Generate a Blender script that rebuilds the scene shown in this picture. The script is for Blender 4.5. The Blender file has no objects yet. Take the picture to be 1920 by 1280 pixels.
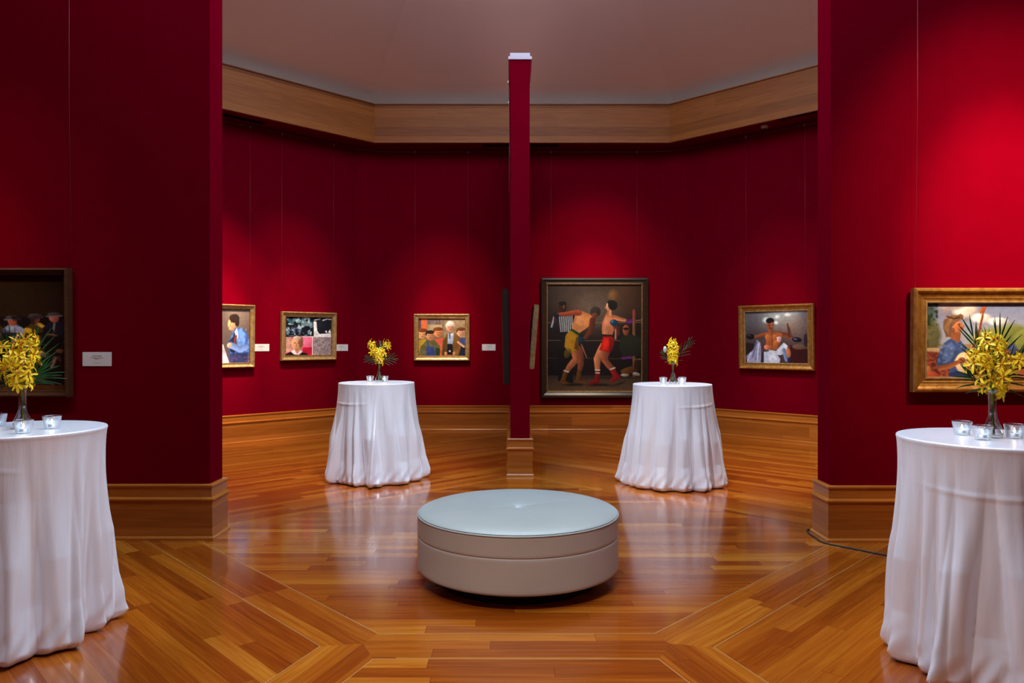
import bpy, bmesh, math, random
import numpy as np
from mathutils import Vector, Matrix
R = math.radians
S = bpy.context.scene
COL = S.collection

# ------------------------------------------------------------------ camera
F = 1400.0                       # focal length in pixels of the 1920x1280 frame
EYE = 1.515
cam_d = bpy.data.cameras.new('camera'); cam = bpy.data.objects.new('camera', cam_d); COL.objects.link(cam)
cam_d.sensor_width = 36; cam_d.lens = 36 * F / 1920
cam.location = (0, 0, EYE); cam.rotation_euler = (R(90), 0, 0)
cam_d.clip_start = .05; cam_d.clip_end = 100
S.camera = cam
# ------------------------------------------------------------------ view, world
S.view_settings.view_transform = 'Standard'; S.view_settings.look = 'None'
S.view_settings.gamma = 1; S.view_settings.use_curve_mapping = False
S.view_settings.exposure = 0.85
w = bpy.data.worlds.new('world'); S.world = w; w.use_nodes = True
w.node_tree.nodes['Background'].inputs[0].default_value = (.5, .65, .9, 1)
w.node_tree.nodes['Background'].inputs[1].default_value = .3

# ------------------------------------------------------------------ lights
def spot(name, loc, target, energy, cone, blend=1.0, color=(1, .74, .46), size=.06):
    l = bpy.data.lights.new(name, 'SPOT'); l.energy = energy; l.spot_size = R(cone); l.spot_blend = blend
    l.color = color; l.shadow_soft_size = size
    o = bpy.data.objects.new(name, l); COL.objects.link(o); o.location = loc
    o.rotation_euler = (Vector(target) - Vector(loc)).to_track_quat('-Z', 'Y').to_euler()
    return o
def area(name, loc, target, energy, sx, sy, color):
    l = bpy.data.lights.new(name, 'AREA'); l.shape = 'RECTANGLE'; l.size = sx; l.size_y = sy; l.energy = energy; l.color = color
    o = bpy.data.objects.new(name, l); COL.objects.link(o); o.location = loc
    o.rotation_euler = (Vector(target) - Vector(loc)).to_track_quat('-Z', 'Y').to_euler()
    return o
SKY_STRENGTH = 3.6
WARM = (1, .80, .58)
# gallery spots aimed at the pictures (they hang on the rim of the skylight, above the frame)
def picture_light(loc, target, energy, cone):     # a narrow beam inside a soft wide one
    spot('picture_spot', loc, target, energy * .62, cone * .80)
    spot('picture_spot', loc, target, energy * .33, cone * 1.55)
picture_light((-2.9, 8.9, 5.95), (-4.30, 10.85, 1.80), 2300, 20)
picture_light((-2.0, 9.6, 5.95), (-3.40, 11.80, 1.75), 1000, 22)
picture_light((-1.1, 9.6, 5.95), (-1.18, 12.70, 1.75), 1100, 21)
picture_light((1.35, 9.5, 5.95), (1.38, 12.70, 2.05), 1150, 29)
picture_light((2.3, 9.2, 5.95), (4.10, 11.42, 1.70), 540, 21)
picture_light((-4.2, 2.6, 5.95), (-4.2, 5.73, 1.80), 380, 24)
picture_light((4.0, 2.4, 5.95), (3.70, 5.66, 2.45), 2500, 25)
# added fill lights for the floor and the tables, no such lamps seen
WW = (1, .90, .80)
CW = (.98, .95, 1)
spot('table_fill', (.8, 2.0, 5.8), (-2.50, 3.80, .60), 430, 20, color=CW, size=.04)
spot('table_fill', (-1.1, 1.8, 5.8), (2.25, 3.45, .60), 480, 20, color=CW, size=.04)
spot('table_fill', (.3, 5.0, 6.1), (-1.5, 8.2, .45), 600, 26, color=CW, size=.04)
spot('table_fill', (-.3, 4.8, 6.1), (1.7, 7.95, .45), 600, 26, color=CW, size=.04)
spot('floor_fill', (-.9, .5, 5.9), (0, 3.2, 0), 460, 34, color=WW)  # floor fills added to brighten boards and ceiling bounce, no known fixture
spot('floor_fill', (-3.0, 8.2, 6.0), (-3.0, 9.2, 0), 560, 60, color=WW)
spot('floor_fill', (3.2, 8.2, 6.0), (3.2, 9.2, 0), 700, 60, color=WW)

# ------------------------------------------------------------------ materials
def srgb(r, g, b):
    f = lambda c: (c / 255 / 12.92) if c / 255 <= .04045 else ((c / 255 + .055) / 1.055) ** 2.4
    return (f(r), f(g), f(b), 1)
def newmat(name):
    m = bpy.data.materials.new(name); m.use_nodes = True
    return m, m.node_tree, m.node_tree.nodes['Principled BSDF']
def setp(p, **k):
    names = {'color': 'Base Color', 'rough': 'Roughness', 'metal': 'Metallic', 'spec': 'Specular IOR Level', 'ior': 'IOR',
             'trans': 'Transmission Weight', 'coat': 'Coat Weight', 'coatr': 'Coat Roughness', 'sheen': 'Sheen Weight',
             'sheenr': 'Sheen Roughness', 'emit': 'Emission Color', 'emits': 'Emission Strength', 'sss': 'Subsurface Weight'}
    for a, v in k.items():
        if a in ('color', 'emit') and len(v) == 3: v = (*v, 1)
        p.inputs[names[a]].default_value = v
def noise_var(nt, p, c1, c2, scale=40, coord='Object', detail=4, bump=0, stretch=(1, 1, 1), bscale=None):
    N = nt.nodes; L = nt.links
    tc = N.new('ShaderNodeTexCoord'); mp = N.new('ShaderNodeMapping'); mp.inputs['Scale'].default_value = stretch
    L.new(tc.outputs[coord], mp.inputs[0])
    nz = N.new('ShaderNodeTexNoise'); nz.inputs['Scale'].default_value = scale; nz.inputs['Detail'].default_value = detail
    L.new(mp.outputs[0], nz.inputs['Vector'])
    rp = N.new('ShaderNodeValToRGB'); rp.color_ramp.elements[0].position = .3; rp.color_ramp.elements[1].position = .7
    rp.color_ramp.elements[0].color = (*c1[:3], 1); rp.color_ramp.elements[1].color = (*c2[:3], 1)
    L.new(nz.outputs['Fac'], rp.inputs[0]); L.new(rp.outputs[0], p.inputs['Base Color'])
    if bump:
        nb = N.new('ShaderNodeTexNoise'); nb.inputs['Scale'].default_value = bscale or scale * 3; nb.inputs['Detail'].default_value = 5
        L.new(mp.outputs[0], nb.inputs['Vector'])
        b = N.new('ShaderNodeBump'); b.inputs['Strength'].default_value = bump; b.inputs['Distance'].default_value = .01
        L.new(nb.outputs['Fac'], b.inputs['Height']); L.new(b.outputs[0], p.inputs['Normal'])
def mat_simple(name, c1, c2=None, scale=40, bump=0, bscale=None, stretch=(1, 1, 1), **k):
    m, nt, p = newmat(name); setp(p, **k)
    noise_var(nt, p, c1, c2 or tuple(c * .85 for c in c1[:3]), scale, bump=bump, bscale=bscale, stretch=stretch)
    return m
M = {}
M['red'] = mat_simple('red_wall_fabric', (.158, .0002, .0072), (.146, .0002, .0065), 6, bump=.08, bscale=260, rough=1.0, spec=0.0)
M['ceiling'] = mat_simple('ceiling_plaster', (.94, .79, .70), (.92, .77, .68), 2, rough=.9, spec=.1)
M['cap'] = mat_simple('cap_paint', (.50, .36, .38), (.46, .33, .35), 8, rough=.4)
M['black'] = mat_simple('black_lacquer', (.010, .010, .011), (.015, .015, .016), 20, rough=.35)
M['slot'] = mat_simple('vent_black', (.004, .004, .004), (.006, .006, .006), 20, rough=.8)
M['rubber'] = mat_simple('cable_rubber', (.012, .011, .011), (.02, .018, .018), 30, rough=.5)
M['plastic'] = mat_simple('white_plastic', (.55, .5, .5), (.5, .46, .46), 20, rough=.5)
M['card'] = mat_simple('label_card', (.80, .79, .77), (.74, .73, .71), 12, rough=.6)
M['ink'] = mat_simple('label_ink', (.10, .09, .09), (.13, .12, .12), 60, rough=.7)
M['wire'] = mat_simple('steel_wire', (.25, .12, .10), (.2, .1, .08), 30, rough=.4, metal=.6)
M['rail'] = mat_simple('bronze_rail', (.20, .07, .04), (.16, .05, .03), 30, rough=.4, metal=.5)
M['hook'] = mat_simple('hook_metal', (.6, .5, .42), (.5, .42, .35), 30, rough=.35, metal=.7)
M['gold'] = mat_simple('gold_leaf', srgb(205, 155, 80), srgb(165, 110, 45), 22, bump=.15, bscale=60, rough=.36, metal=.7, spec=.6)
M['gold_pale'] = mat_simple('pale_gilding', srgb(214, 184, 130), srgb(175, 138, 86), 22, bump=.1, bscale=60, rough=.38, metal=.6)
M['frame_dark'] = mat_simple('dark_frame_wood', (.020, .013, .009), (.035, .022, .014), 18, bump=.1, rough=.32, stretch=(1, 1, 6))
M['frame_brown'] = mat_simple('brown_frame_wood', (.085, .030, .010), (.045, .016, .006), 14, bump=.1, rough=.4, stretch=(1, 1, 5))
M['steel'] = mat_simple('brushed_steel', (.4, .4, .42), (.33, .33, .35), 50, rough=.3, metal=1.0)
M['plywood'] = mat_simple('plywood', (.35, .25, .15), (.28, .2, .12), 8, rough=.6)
M['wax'] = mat_simple('candle_wax', (.85, .80, .72), (.8, .75, .68), 20, rough=.45, sss=.2)
M['tin'] = mat_simple('tealight_tin', (.75, .75, .76), (.65, .65, .66), 50, rough=.3, metal=1.0)
M['petal'] = mat_simple('orchid_petal', srgb(255, 222, 10), srgb(250, 200, 4), 60, rough=.5, sss=.12)
M['lip'] = mat_simple('orchid_lip', srgb(225, 125, 10), srgb(190, 85, 8), 120, rough=.5)
M['stem'] = mat_simple('flower_stem', srgb(132, 160, 62), srgb(92, 124, 46), 60, rough=.5)
M['leaf'] = mat_simple('palm_leaf', srgb(28, 82, 44), srgb(14, 52, 28), 50, rough=.3, spec=.6, stretch=(1, 1, .2))
M['bud'] = mat_simple('pale_bud', srgb(190, 200, 190), srgb(120, 140, 120), 60, rough=.5)
M['leather'] = mat_simple('ottoman_leather', srgb(172, 172, 162), srgb(166, 166, 156), 3, bump=.12, bscale=220, rough=.36, spec=.5)
M['leather_side'] = mat_simple('ottoman_side_leather', srgb(190, 182, 172), srgb(184, 176, 166), 3, bump=.10, bscale=220, rough=.42, spec=.4)

def wood(name, ramp, width, length, rough=.18, gap=True, coat=0.0, vary=1.0, bumpy=.03, gapw=.012, spec=.5):
    """planks laid along U of the UV map, one row per `width` of V"""
    m, nt, p = newmat(name); N = nt.nodes; L = nt.links
    setp(p, rough=rough, coat=coat, coatr=.08, spec=spec)
    def mth(op, a, b=None, c=None):
        n = N.new('ShaderNodeMath'); n.operation = op
        for i, v in enumerate((a, b, c)):
            if v is None: continue
            if hasattr(v, 'is_linked') or hasattr(v, 'links'): L.new(v, n.inputs[i])
            else: n.inputs[i].default_value = v
        return n.outputs[0]
    uv = N.new('ShaderNodeUVMap'); sp = N.new('ShaderNodeSeparateXYZ'); L.new(uv.outputs[0], sp.inputs[0])
    u, v = sp.outputs[0], sp.outputs[1]
    vr = mth('DIVIDE', v, width); row = mth('FLOOR', vr)
    wn = N.new('ShaderNodeTexWhiteNoise'); wn.noise_dimensions = '1D'; L.new(row, wn.inputs['W'])
    off = mth('MULTIPLY', wn.outputs['Value'], 7.3)
    ur = mth('ADD', mth('DIVIDE', u, length), off); colid = mth('FLOOR', ur)
    cb = N.new('ShaderNodeCombineXYZ'); L.new(row, cb.inputs[0]); L.new(colid, cb.inputs[1])
    wn2 = N.new('ShaderNodeTexWhiteNoise'); wn2.noise_dimensions = '3D'; L.new(cb.outputs[0], wn2.inputs['Vector'])
    # grain
    cg = N.new('ShaderNodeCombineXYZ'); L.new(mth('MULTIPLY', u, 1.6), cg.inputs[0]); L.new(mth('MULTIPLY', v, 34), cg.inputs[1])
    L.new(mth('MULTIPLY', wn2.outputs['Value'], 20), cg.inputs[2])
    nz = N.new('ShaderNodeTexNoise'); nz.inputs['Scale'].default_value = 1.3; nz.inputs['Detail'].default_value = 6; nz.inputs['Distortion'].default_value = .6
    L.new(cg.outputs[0], nz.inputs['Vector'])
    fac = mth('ADD', mth('MULTIPLY', wn2.outputs['Value'], .50 * vary), mth('MULTIPLY', nz.outputs['Fac'], .62))
    fac = mth('SUBTRACT', fac, .03 * vary)
    rp = N.new('ShaderNodeValToRGB'); e = rp.color_ramp.elements
    e[0].position = 0.12; e[0].color = ramp[0]; e[1].position = .95; e[1].color = ramp[-1]
    for k, c in enumerate(ramp[1:-1]):
        x = e.new(.12 + .83 * (k + 1) / (len(ramp) - 1)); x.color = c
    L.new(fac, rp.inputs[0])
    col = rp.outputs[0]
    if gap:
        fv = mth('FRACT', vr); g1 = mth('LESS_THAN', fv, gapw); fu = mth('FRACT', ur); g2 = mth('LESS_THAN', fu, .0018)
        g = mth('MAXIMUM', g1, g2)
        mx = N.new('ShaderNodeMix'); mx.data_type = 'RGBA'; L.new(mth('MULTIPLY', g, .6), mx.inputs[0]); L.new(col, mx.inputs[6])
        mx.inputs[7].default_value = (.02, .006, .002, 1); col = mx.outputs[2]
    L.new(col, p.inputs['Base Color'])
    b = N.new('ShaderNodeBump'); b.inputs['Strength'].default_value = bumpy; b.inputs['Distance'].default_value = .004
    cb2 = N.new('ShaderNodeCombineXYZ'); L.new(mth('MULTIPLY', u, 3), cb2.inputs[0]); L.new(mth('MULTIPLY', v, 14), cb2.inputs[1])
    n2 = N.new('ShaderNodeTexNoise'); n2.inputs['Scale'].default_value = 1.0; L.new(cb2.outputs[0], n2.inputs['Vector'])
    L.new(n2.outputs['Fac'], b.inputs['Height']); L.new(b.outputs[0], p.inputs['Normal'])
    return m
FLOOR_RAMP = [(.15, .022, .0020, 1), (.26, .050, .0032, 1), (.38, .096, .0065, 1), (.56, .20, .020, 1)]
M['floor'] = wood('cherry_floorboards', FLOOR_RAMP, .098, 1.35, rough=.17, coat=.25)
M['seam'] = mat_simple('pale_inlay_line', (.50, .28, .11), (.42, .24, .09), 10, rough=.3)
M['base'] = wood('baseboard_wood', [(.24, .056, .006, 1), (.42, .120, .015, 1), (.58, .20, .03, 1)], .145, 2.4, rough=.24, gap=False, vary=.8)
M['fascia'] = wood('fascia_wood', [(.16, .042, .008, 1), (.32, .090, .017, 1), (.48, .155, .032, 1)], .155, 6, rough=.5, gap=False, vary=.75, spec=.2)

def glass_mat():
    m, nt, p = newmat('clear_glass'); N = nt.nodes; L = nt.links
    N.remove(p)
    out = N['Material Output']
    g = N.new('ShaderNodeBsdfGlossy'); g.inputs['Roughness'].default_value = .02
    t = N.new('ShaderNodeBsdfTransparent'); t.inputs[0].default_value = (.975, .985, .985, 1)
    lw = N.new('ShaderNodeLayerWeight'); lw.inputs[0].default_value = .45
    mm = N.new('ShaderNodeMath'); mm.operation = 'MULTIPLY_ADD'; mm.inputs[1].default_value = .75; mm.inputs[2].default_value = .05
    L.new(lw.outputs['Facing'], mm.inputs[0])
    mx = N.new('ShaderNodeMixShader'); L.new(mm.outputs[0], mx.inputs[0]); L.new(t.outputs[0], mx.inputs[1]); L.new(g.outputs[0], mx.inputs[2])
    L.new(mx.outputs[0], out.inputs[0]); return m
M['glass'] = glass_mat()
def emit_mat(name, col, s):
    m, nt, p = newmat(name); setp(p, color=(.8, .8, .8), emit=col, emits=s); return m
M['sky'] = emit_mat('skylight_glass', (.52, .74, 1.0), SKY_STRENGTH)
M['flame'] = emit_mat('candle_flame', (1, .62, .25), 14)
def paint_mat():
    m, nt, p = newmat('oil_paint'); N = nt.nodes; L = nt.links
    a = N.new('ShaderNodeVertexColor'); a.layer_name = 'paint'; L.new(a.outputs[0], p.inputs['Base Color']); setp(p, rough=.45, spec=.3)
    tc = N.new('ShaderNodeTexCoord'); nz = N.new('ShaderNodeTexNoise'); nz.inputs['Scale'].default_value = 70; nz.inputs['Detail'].default_value = 4
    b = N.new('ShaderNodeBump'); b.inputs['Strength'].default_value = .12; b.inputs['Distance'].default_value = .003
    L.new(tc.outputs['Object'], nz.inputs['Vector']); L.new(nz.outputs['Fac'], b.inputs['Height']); L.new(b.outputs[0], p.inputs['Normal'])
    return m
M['paint'] = paint_mat()
def cloth_mat():
    m, nt, p = newmat('crushed_satin'); N = nt.nodes; L = nt.links
    setp(p, rough=.33, spec=.7, sheen=.2, sheenr=.35, metal=.25, coat=.15, coatr=.25)
    tc = N.new('ShaderNodeTexCoord')
    mp = N.new('ShaderNodeMapping'); mp.inputs['Scale'].default_value = (30, 30, 110); L.new(tc.outputs['Object'], mp.inputs[0])
    nz = N.new('ShaderNodeTexNoise'); nz.inputs['Scale'].default_value = 1.1; nz.inputs['Detail'].default_value = 3; nz.inputs['Distortion'].default_value = 1.2
    L.new(mp.outputs[0], nz.inputs['Vector'])
    rp = N.new('ShaderNodeValToRGB'); rp.color_ramp.elements[0].position = .3; rp.color_ramp.elements[1].position = .75
    rp.color_ramp.elements[0].color = (.84, .835, .87, 1); rp.color_ramp.elements[1].color = (.87, .865, .90, 1)
    b = N.new('ShaderNodeBump'); b.inputs['Strength'].default_value = .07; b.inputs['Distance'].default_value = .003
    mp2 = N.new('ShaderNodeMapping'); mp2.inputs['Scale'].default_value = (16, 16, 2.2); L.new(tc.outputs['Object'], mp2.inputs[0])
    nv = N.new('ShaderNodeTexNoise'); nv.inputs['Scale'].default_value = 1.6; nv.inputs['Detail'].default_value = 3; nv.inputs['Distortion'].default_value = .8; L.new(mp2.outputs[0], nv.inputs['Vector'])
    b2 = N.new('ShaderNodeBump'); b2.inputs['Strength'].default_value = .22; b2.inputs['Distance'].default_value = .010
    L.new(nv.outputs['Fac'], b2.inputs['Height']); L.new(nz.outputs['Fac'], b.inputs['Height']); L.new(b2.outputs[0], b.inputs['Normal']); L.new(b.outputs[0], p.inputs['Normal'])
    L.new(nv.outputs['Fac'], rp.inputs[0]); L.new(rp.outputs[0], p.inputs['Base Color'])
    return m
M['cloth'] = cloth_mat()

# ------------------------------------------------------------------ helpers
def link(name, me, parent=None):
    o = bpy.data.objects.new(name, me); COL.objects.link(o)
    if parent is not None: o.parent = parent
    return o
def mesh(name, verts, faces, mat, parent=None, smooth=False, uvs=None, mats=None, mi=None):
    me = bpy.data.meshes.new(name); me.from_pydata([tuple(v) for v in verts], [], faces); me.update()
    for mm in (mats or [mat]): me.materials.append(mm)
    if mi is not None:
        for i, p in enumerate(me.polygons): p.material_index = mi[i]
    if smooth:
        for p in me.polygons: p.use_smooth = True
    if uvs is not None:
        uvl = me.uv_layers.new(name='UVMap'); k = 0
        for fi, f in enumerate(faces):
            for vi in range(len(f)):
                uvl.data[k].uv = uvs[fi][vi]; k += 1
    return link(name, me, parent)
def bm_obj(name, bm, mat, parent=None, smooth=True):
    me = bpy.data.meshes.new(name); bmesh.ops.recalc_face_normals(bm, faces=bm.faces[:]); bm.to_mesh(me); bm.free()
    me.materials.append(mat)
    if smooth:
        for p in me.polygons: p.use_smooth = True
    return link(name, me, parent)
def thing(name, label, cat, loc=(0, 0, 0), rz=0, group=None):
    o = bpy.data.objects.new(name, None); COL.objects.link(o); o.location = loc; o.rotation_euler = (0, 0, rz)
    o.empty_display_size = .1
    return tag(o, label, cat, group)
def tag(o, label, cat, group=None):
    o['label'] = label; o['category'] = cat
    if group: o['group'] = group
    return o
def struct(o): o['kind'] = 'structure'; return o
def box(name, x0, x1, y0, y1, z0, z1, mat, parent=None, bevel=0):
    bm = bmesh.new(); bmesh.ops.create_cube(bm, size=1)
    for v in bm.verts: v.co = Vector(((x0 + x1) / 2 + v.co.x * (x1 - x0), (y0 + y1) / 2 + v.co.y * (y1 - y0), (z0 + z1) / 2 + v.co.z * (z1 - z0)))
    if bevel: bmesh.ops.bevel(bm, geom=bm.edges[:], offset=bevel, segments=2, affect='EDGES')
    return bm_obj(name, bm, mat, parent, smooth=False)
def lathe(name, prof, mat, parent=None, n=64, close_top=False, close_bot=False, loc=(0, 0, 0)):
    vs, fs = [], []
    for r, z in prof:
        for k in range(n):
            a = 2 * math.pi * k / n; vs.append((loc[0] + r * math.cos(a), loc[1] + r * math.sin(a), loc[2] + z))
    for i in range(len(prof) - 1):
        for k in range(n):
            k2 = (k + 1) % n; fs.append((i * n + k, i * n + k2, (i + 1) * n + k2, (i + 1) * n + k))
    if close_bot: fs.append(tuple(range(n))[::-1])
    if close_top: fs.append(tuple((len(prof) - 1) * n + k for k in range(n)))
    return mesh(name, vs, fs, mat, parent, smooth=True)
def tube(name, pts, rad, mat, parent=None, n=8, taper=None):
    pts = [Vector(p) for p in pts]; vs, fs = [], []
    up0 = None
    for i, p in enumerate(pts):
        d = (pts[min(i + 1, len(pts) - 1)] - pts[max(i - 1, 0)]).normalized()
        ref = Vector((0, 0, 1)) if abs(d.z) < .9 else Vector((1, 0, 0))
        a = d.cross(ref).normalized(); b = d.cross(a).normalized()
        r = rad * (taper[i] if taper else 1)
        for k in range(n):
            t = 2 * math.pi * k / n; vs.append(p + a * math.cos(t) * r + b * math.sin(t) * r)
    for i in range(len(pts) - 1):
        for k in range(n):
            k2 = (k + 1) % n; fs.append((i * n + k, i * n + k2, (i + 1) * n + k2, (i + 1) * n + k))
    fs.append(tuple(range(n))[::-1]); fs.append(tuple((len(pts) - 1) * n + k for k in range(n)))
    return mesh(name, vs, fs, mat, parent, smooth=True)
def spline(P, n=12):
    P = [Vector(p) for p in P]; out = []
    for i in range(len(P) - 1):
        p0 = P[max(i - 1, 0)]; p1 = P[i]; p2 = P[i + 1]; p3 = P[min(i + 2, len(P) - 1)]
        for k in range(n):
            t = k / n
            out.append(.5 * ((2 * p1) + (-p0 + p2) * t + (2 * p0 - 5 * p1 + 4 * p2 - p3) * t * t + (-p0 + 3 * p1 - 3 * p2 + p3) * t ** 3))
    out.append(P[-1]); return out
def sweep(name, path, prof, mat, parent=None, closed=False, side=1):
    """sweep a profile [(offset, z)] along a 2D path with mitred corners; offsets go to the `side` of the path.  UV: u along, v along profile"""
    n = len(path); P = [Vector(p) for p in path]; nor = []
    def nn(a, b): d = (b - a).normalized(); return Vector((-d.y, d.x)) * side
    for i in range(n):
        if closed or 0 < i < n - 1:
            n1 = nn(P[i - 1], P[i]); n2 = nn(P[i], P[(i + 1) % n]); m = (n1 + n2); m = m / (m.dot(n1))
        elif i == 0: m = nn(P[0], P[1])
        else: m = nn(P[-2], P[-1])
        nor.append(m)
    vs = []; m_ = len(prof)
    for i in range(n):
        for o, z in prof: q = P[i] + nor[i] * o; vs.append((q.x, q.y, z))
    vv = [0]
    for a, b in zip(prof, prof[1:]): vv.append(vv[-1] + math.hypot(b[0] - a[0], b[1] - a[1]))
    fs, uvs = [], []; u = 0
    for i in range(n if closed else n - 1):
        j = (i + 1) % n; l = (P[j] - P[i]).length
        for k in range(m_ - 1):
            fs.append((i * m_ + k, j * m_ + k, j * m_ + k + 1, i * m_ + k + 1))
            uvs.append([(u, vv[k]), (u + l, vv[k]), (u + l, vv[k + 1]), (u, vv[k + 1])])
        u += l + .37
    if not closed:
        for idx in (0, n - 1):
            f = tuple(idx * m_ + k for k in range(m_)); fs.append(f); uvs.append([(prof[k][0], prof[k][1]) for k in range(m_)])
    o = mesh(name, vs, fs, mat, parent, uvs=uvs)
    return o

# ------------------------------------------------------------------ the room: an octagon
LINES = [(-1, 0, 6.145), (-1, 1, 15.2), (0, 1, 12.75), (1, 1, 15.53), (1, 0, 6.475), (1, -1, 4.08), (0, -1, 1.3), (-1, -1, 3.75)]  # a x + b y = c, outward
def octo(inset):
    L2 = [(a, b, c - inset * math.hypot(a, b)) for a, b, c in LINES]; out = []
    for i in range(8):
        a1, b1, c1 = L2[i]; a2, b2, c2 = L2[(i + 1) % 8]; D = a1 * b2 - a2 * b1
        out.append(((c1 * b2 - c2 * b1) / D, (a1 * c2 - a2 * c1) / D))
    return out       # clockwise from the north-west
O0 = octo(0)
# chamfer the two far corners as in the photograph
def chamfered(inset=0):
    o = octo(inset); res = []
    for i, p in enumerate(o):
        if i in (1, 2):
            a = Vector(o[i - 1]); b = Vector(p); c = Vector(o[(i + 1) % 8]); k = .245
            res.append(tuple(b + (a - b).normalized() * k)); res.append(tuple(b + (c - b).normalized() * k))
        else: res.append(p)
    return res
WP = chamfered(0)
WALLZ = 4.80
names = ['wall_northwest', 'wall_northwest_corner', 'wall_north', 'wall_northeast_corner', 'wall_northeast', 'wall_east', 'wall_southeast', 'wall_south', 'wall_southwest', 'wall_west']
for i in range(len(WP)):
    a = Vector(WP[i]); b = Vector(WP[(i + 1) % len(WP)]); d = (b - a).normalized(); nrm = Vector((-d.y, d.x))  # outward (clockwise path)
    ce = Vector((.165, 5.9))
    if nrm.dot((a + b) / 2 - ce) < 0: nrm = -nrm
    vs = [];
    for q in (a, b, b + nrm * .12 + d * .04, a + nrm * .12 - d * .04):
        vs += [(q.x, q.y, 0), (q.x, q.y, WALLZ)]
    fs = [(0, 1, 3, 2), (2, 3, 5, 4), (4, 5, 7, 6), (6, 7, 1, 0), (0, 2, 4, 6), (1, 7, 5, 3)]
    struct(mesh(names[i], vs, fs, M['red']))
# baseboard profile (offset from the wall, z)
BP = [(0, .0), (.046, .0), (.046, .016), (.040, .024), (.032, .030), (.032, .292), (.038, .298), (.047, .305), (.047, .315), (.036, .322), (.026, .328),
      (.024, .396), (.030, .403), (.036, .408), (.036, .418), (.030, .424), (0, .424)]
struct(sweep('baseboard_perimeter', WP, BP, M['base'], closed=True, side=-1))
# partitions
def partition(name, pts, cx, flare=None):
    """pts: outline polygon"""
    lo = [(x, y, 0) for x, y in pts]; z1 = 4.688
    n = len(pts)
    c = Vector((sum(p[0] for p in pts) / n, sum(p[1] for p in pts) / n))
    vs = list(lo) + [(x, y, 4.36) for x, y in pts]
    fl = []
    mx = [min(p[0] for p in pts), max(p[0] for p in pts), min(p[1] for p in pts), max(p[1] for p in pts)]
    for x, y in pts:
        fx = .013 * (1 if x > (mx[0] + mx[1]) / 2 else -1); fy = .013 * (1 if y > (mx[2] + mx[3]) / 2 else -1)
        fl.append((x + fx, y + fy, z1))
    vs += fl
    fs = [tuple(range(n)), tuple(range(2 * n, 3 * n))]
    for l in range(2):
        for k in range(n): k2 = (k + 1) % n; fs.append((l * n + k, l * n + k2, (l + 1) * n + k2, (l + 1) * n + k))
    bm = bmesh.new(); V = [bm.verts.new(v) for v in vs]
    for f in fs: bm.faces.new([V[i] for i in f])
    struct(bm_obj(name, bm, M['red'], smooth=False))
    return mx
def caps(name, mx):
    bm = bmesh.new()
    for e, z0, z1 in ((.024, 4.688, 4.722), (.004, 4.722, 4.738), (.003, 4.738, 4.768)):
        r = bmesh.ops.create_cube(bm, size=1)['verts']
        for v in r: v.co = Vector(((mx[0] + mx[1]) / 2 + v.co.x * (mx[1] - mx[0] + 2 * e), (mx[2] + mx[3]) / 2 + v.co.y * (mx[3] - mx[2] + 2 * e), (z0 + z1) / 2 + v.co.z * (z1 - z0)))
    struct(bm_obj(name, bm, M['cap'], smooth=False))
FX0, FX1, FY0 = -.018, .200, 8.42
LX, LY0, LY1 = -2.32, 5.73, 5.98
RX, RY0, RY1 = 2.42, 5.67, 5.91
mx = partition('wall_center', [(FX0, FY0), (FX1, FY0), (FX1, 12.75), (FX0, 12.75)], 0); caps('trim_1', [mx[0], mx[1], mx[2], 12.70])
mx = partition('wall_left', [(-6.14, LY0), (LX, LY0), (LX, LY1), (-6.14, LY1)], 0); caps('trim_2', [-6.1, mx[1], mx[2], mx[3]])
mx = partition('wall_right', [(RX, RY0), (6.47, RY0), (6.47, RY1), (RX, RY1)], 0); caps('trim_3', [mx[0], 6.43, mx[2], mx[3]])
struct(sweep('baseboard_center', [(FX0, 12.70), (FX0, FY0), (FX1, FY0), (FX1, 12.70)], BP, M['base'], side=-1))
struct(sweep('baseboard_left', [(-6.10, LY0), (LX, LY0), (LX, LY1), (-6.10, LY1)], BP, M['base'], side=-1))
struct(sweep('baseboard_right', [(6.43, RY1), (RX, RY1), (RX, RY0), (6.43, RY0)], BP, M['base'], side=-1))

# fascia, soffit, ceiling
def ring(name, prof, mat, planks=False, flip=False, smooth=False):
    """prof: list of (inset, z); builds the band between consecutive octagons"""
    vs, fs, uvs = [], [], []; rs = [octo(i) for i, z in prof]
    for r, (i, z) in zip(rs, prof):
        for p in r: vs.append((p[0], p[1], z))
    vv = [0]
    for a, b in zip(prof, prof[1:]): vv.append(vv[-1] + math.hypot(b[0] - a[0], b[1] - a[1]))
    for l in range(len(prof) - 1):
        u = 0
        for k in range(8):
            k2 = (k + 1) % 8; ln = (Vector(rs[0][k2]) - Vector(rs[0][k])).length
            fs.append((l * 8 + k, l * 8 + k2, (l + 1) * 8 + k2, (l + 1) * 8 + k))
            uvs.append([(u, vv[l]), (u + ln, vv[l]), (u + ln, vv[l + 1]), (u, vv[l + 1])]); u += ln + 1.3
    return mesh(name, vs, fs, mat, uvs=uvs)
struct(ring('trim_4', [(.56, 4.80), (.45, 4.80), (.445, 4.785), (.43, 4.785), (.43, 4.80)][1:] and [(.40, 4.79), (.45, 4.79), (.45, 5.405), (.47, 5.41), (.47, 5.425), (.40, 5.425)], M['fascia']))
struct(ring('trim_5', [(-.12, 4.80), (.405, 4.80), (.405, 5.40), (-.12, 5.40)], M['red']))            # red soffit box behind the fascia
struct(ring('ceiling', [(.40, 5.42), (-.10, 5.42), (-.10, 5.49), (.10, 5.545), (.65, 5.71), (2.35, 6.27), (2.35, 6.75)], M['ceiling']))
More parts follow.
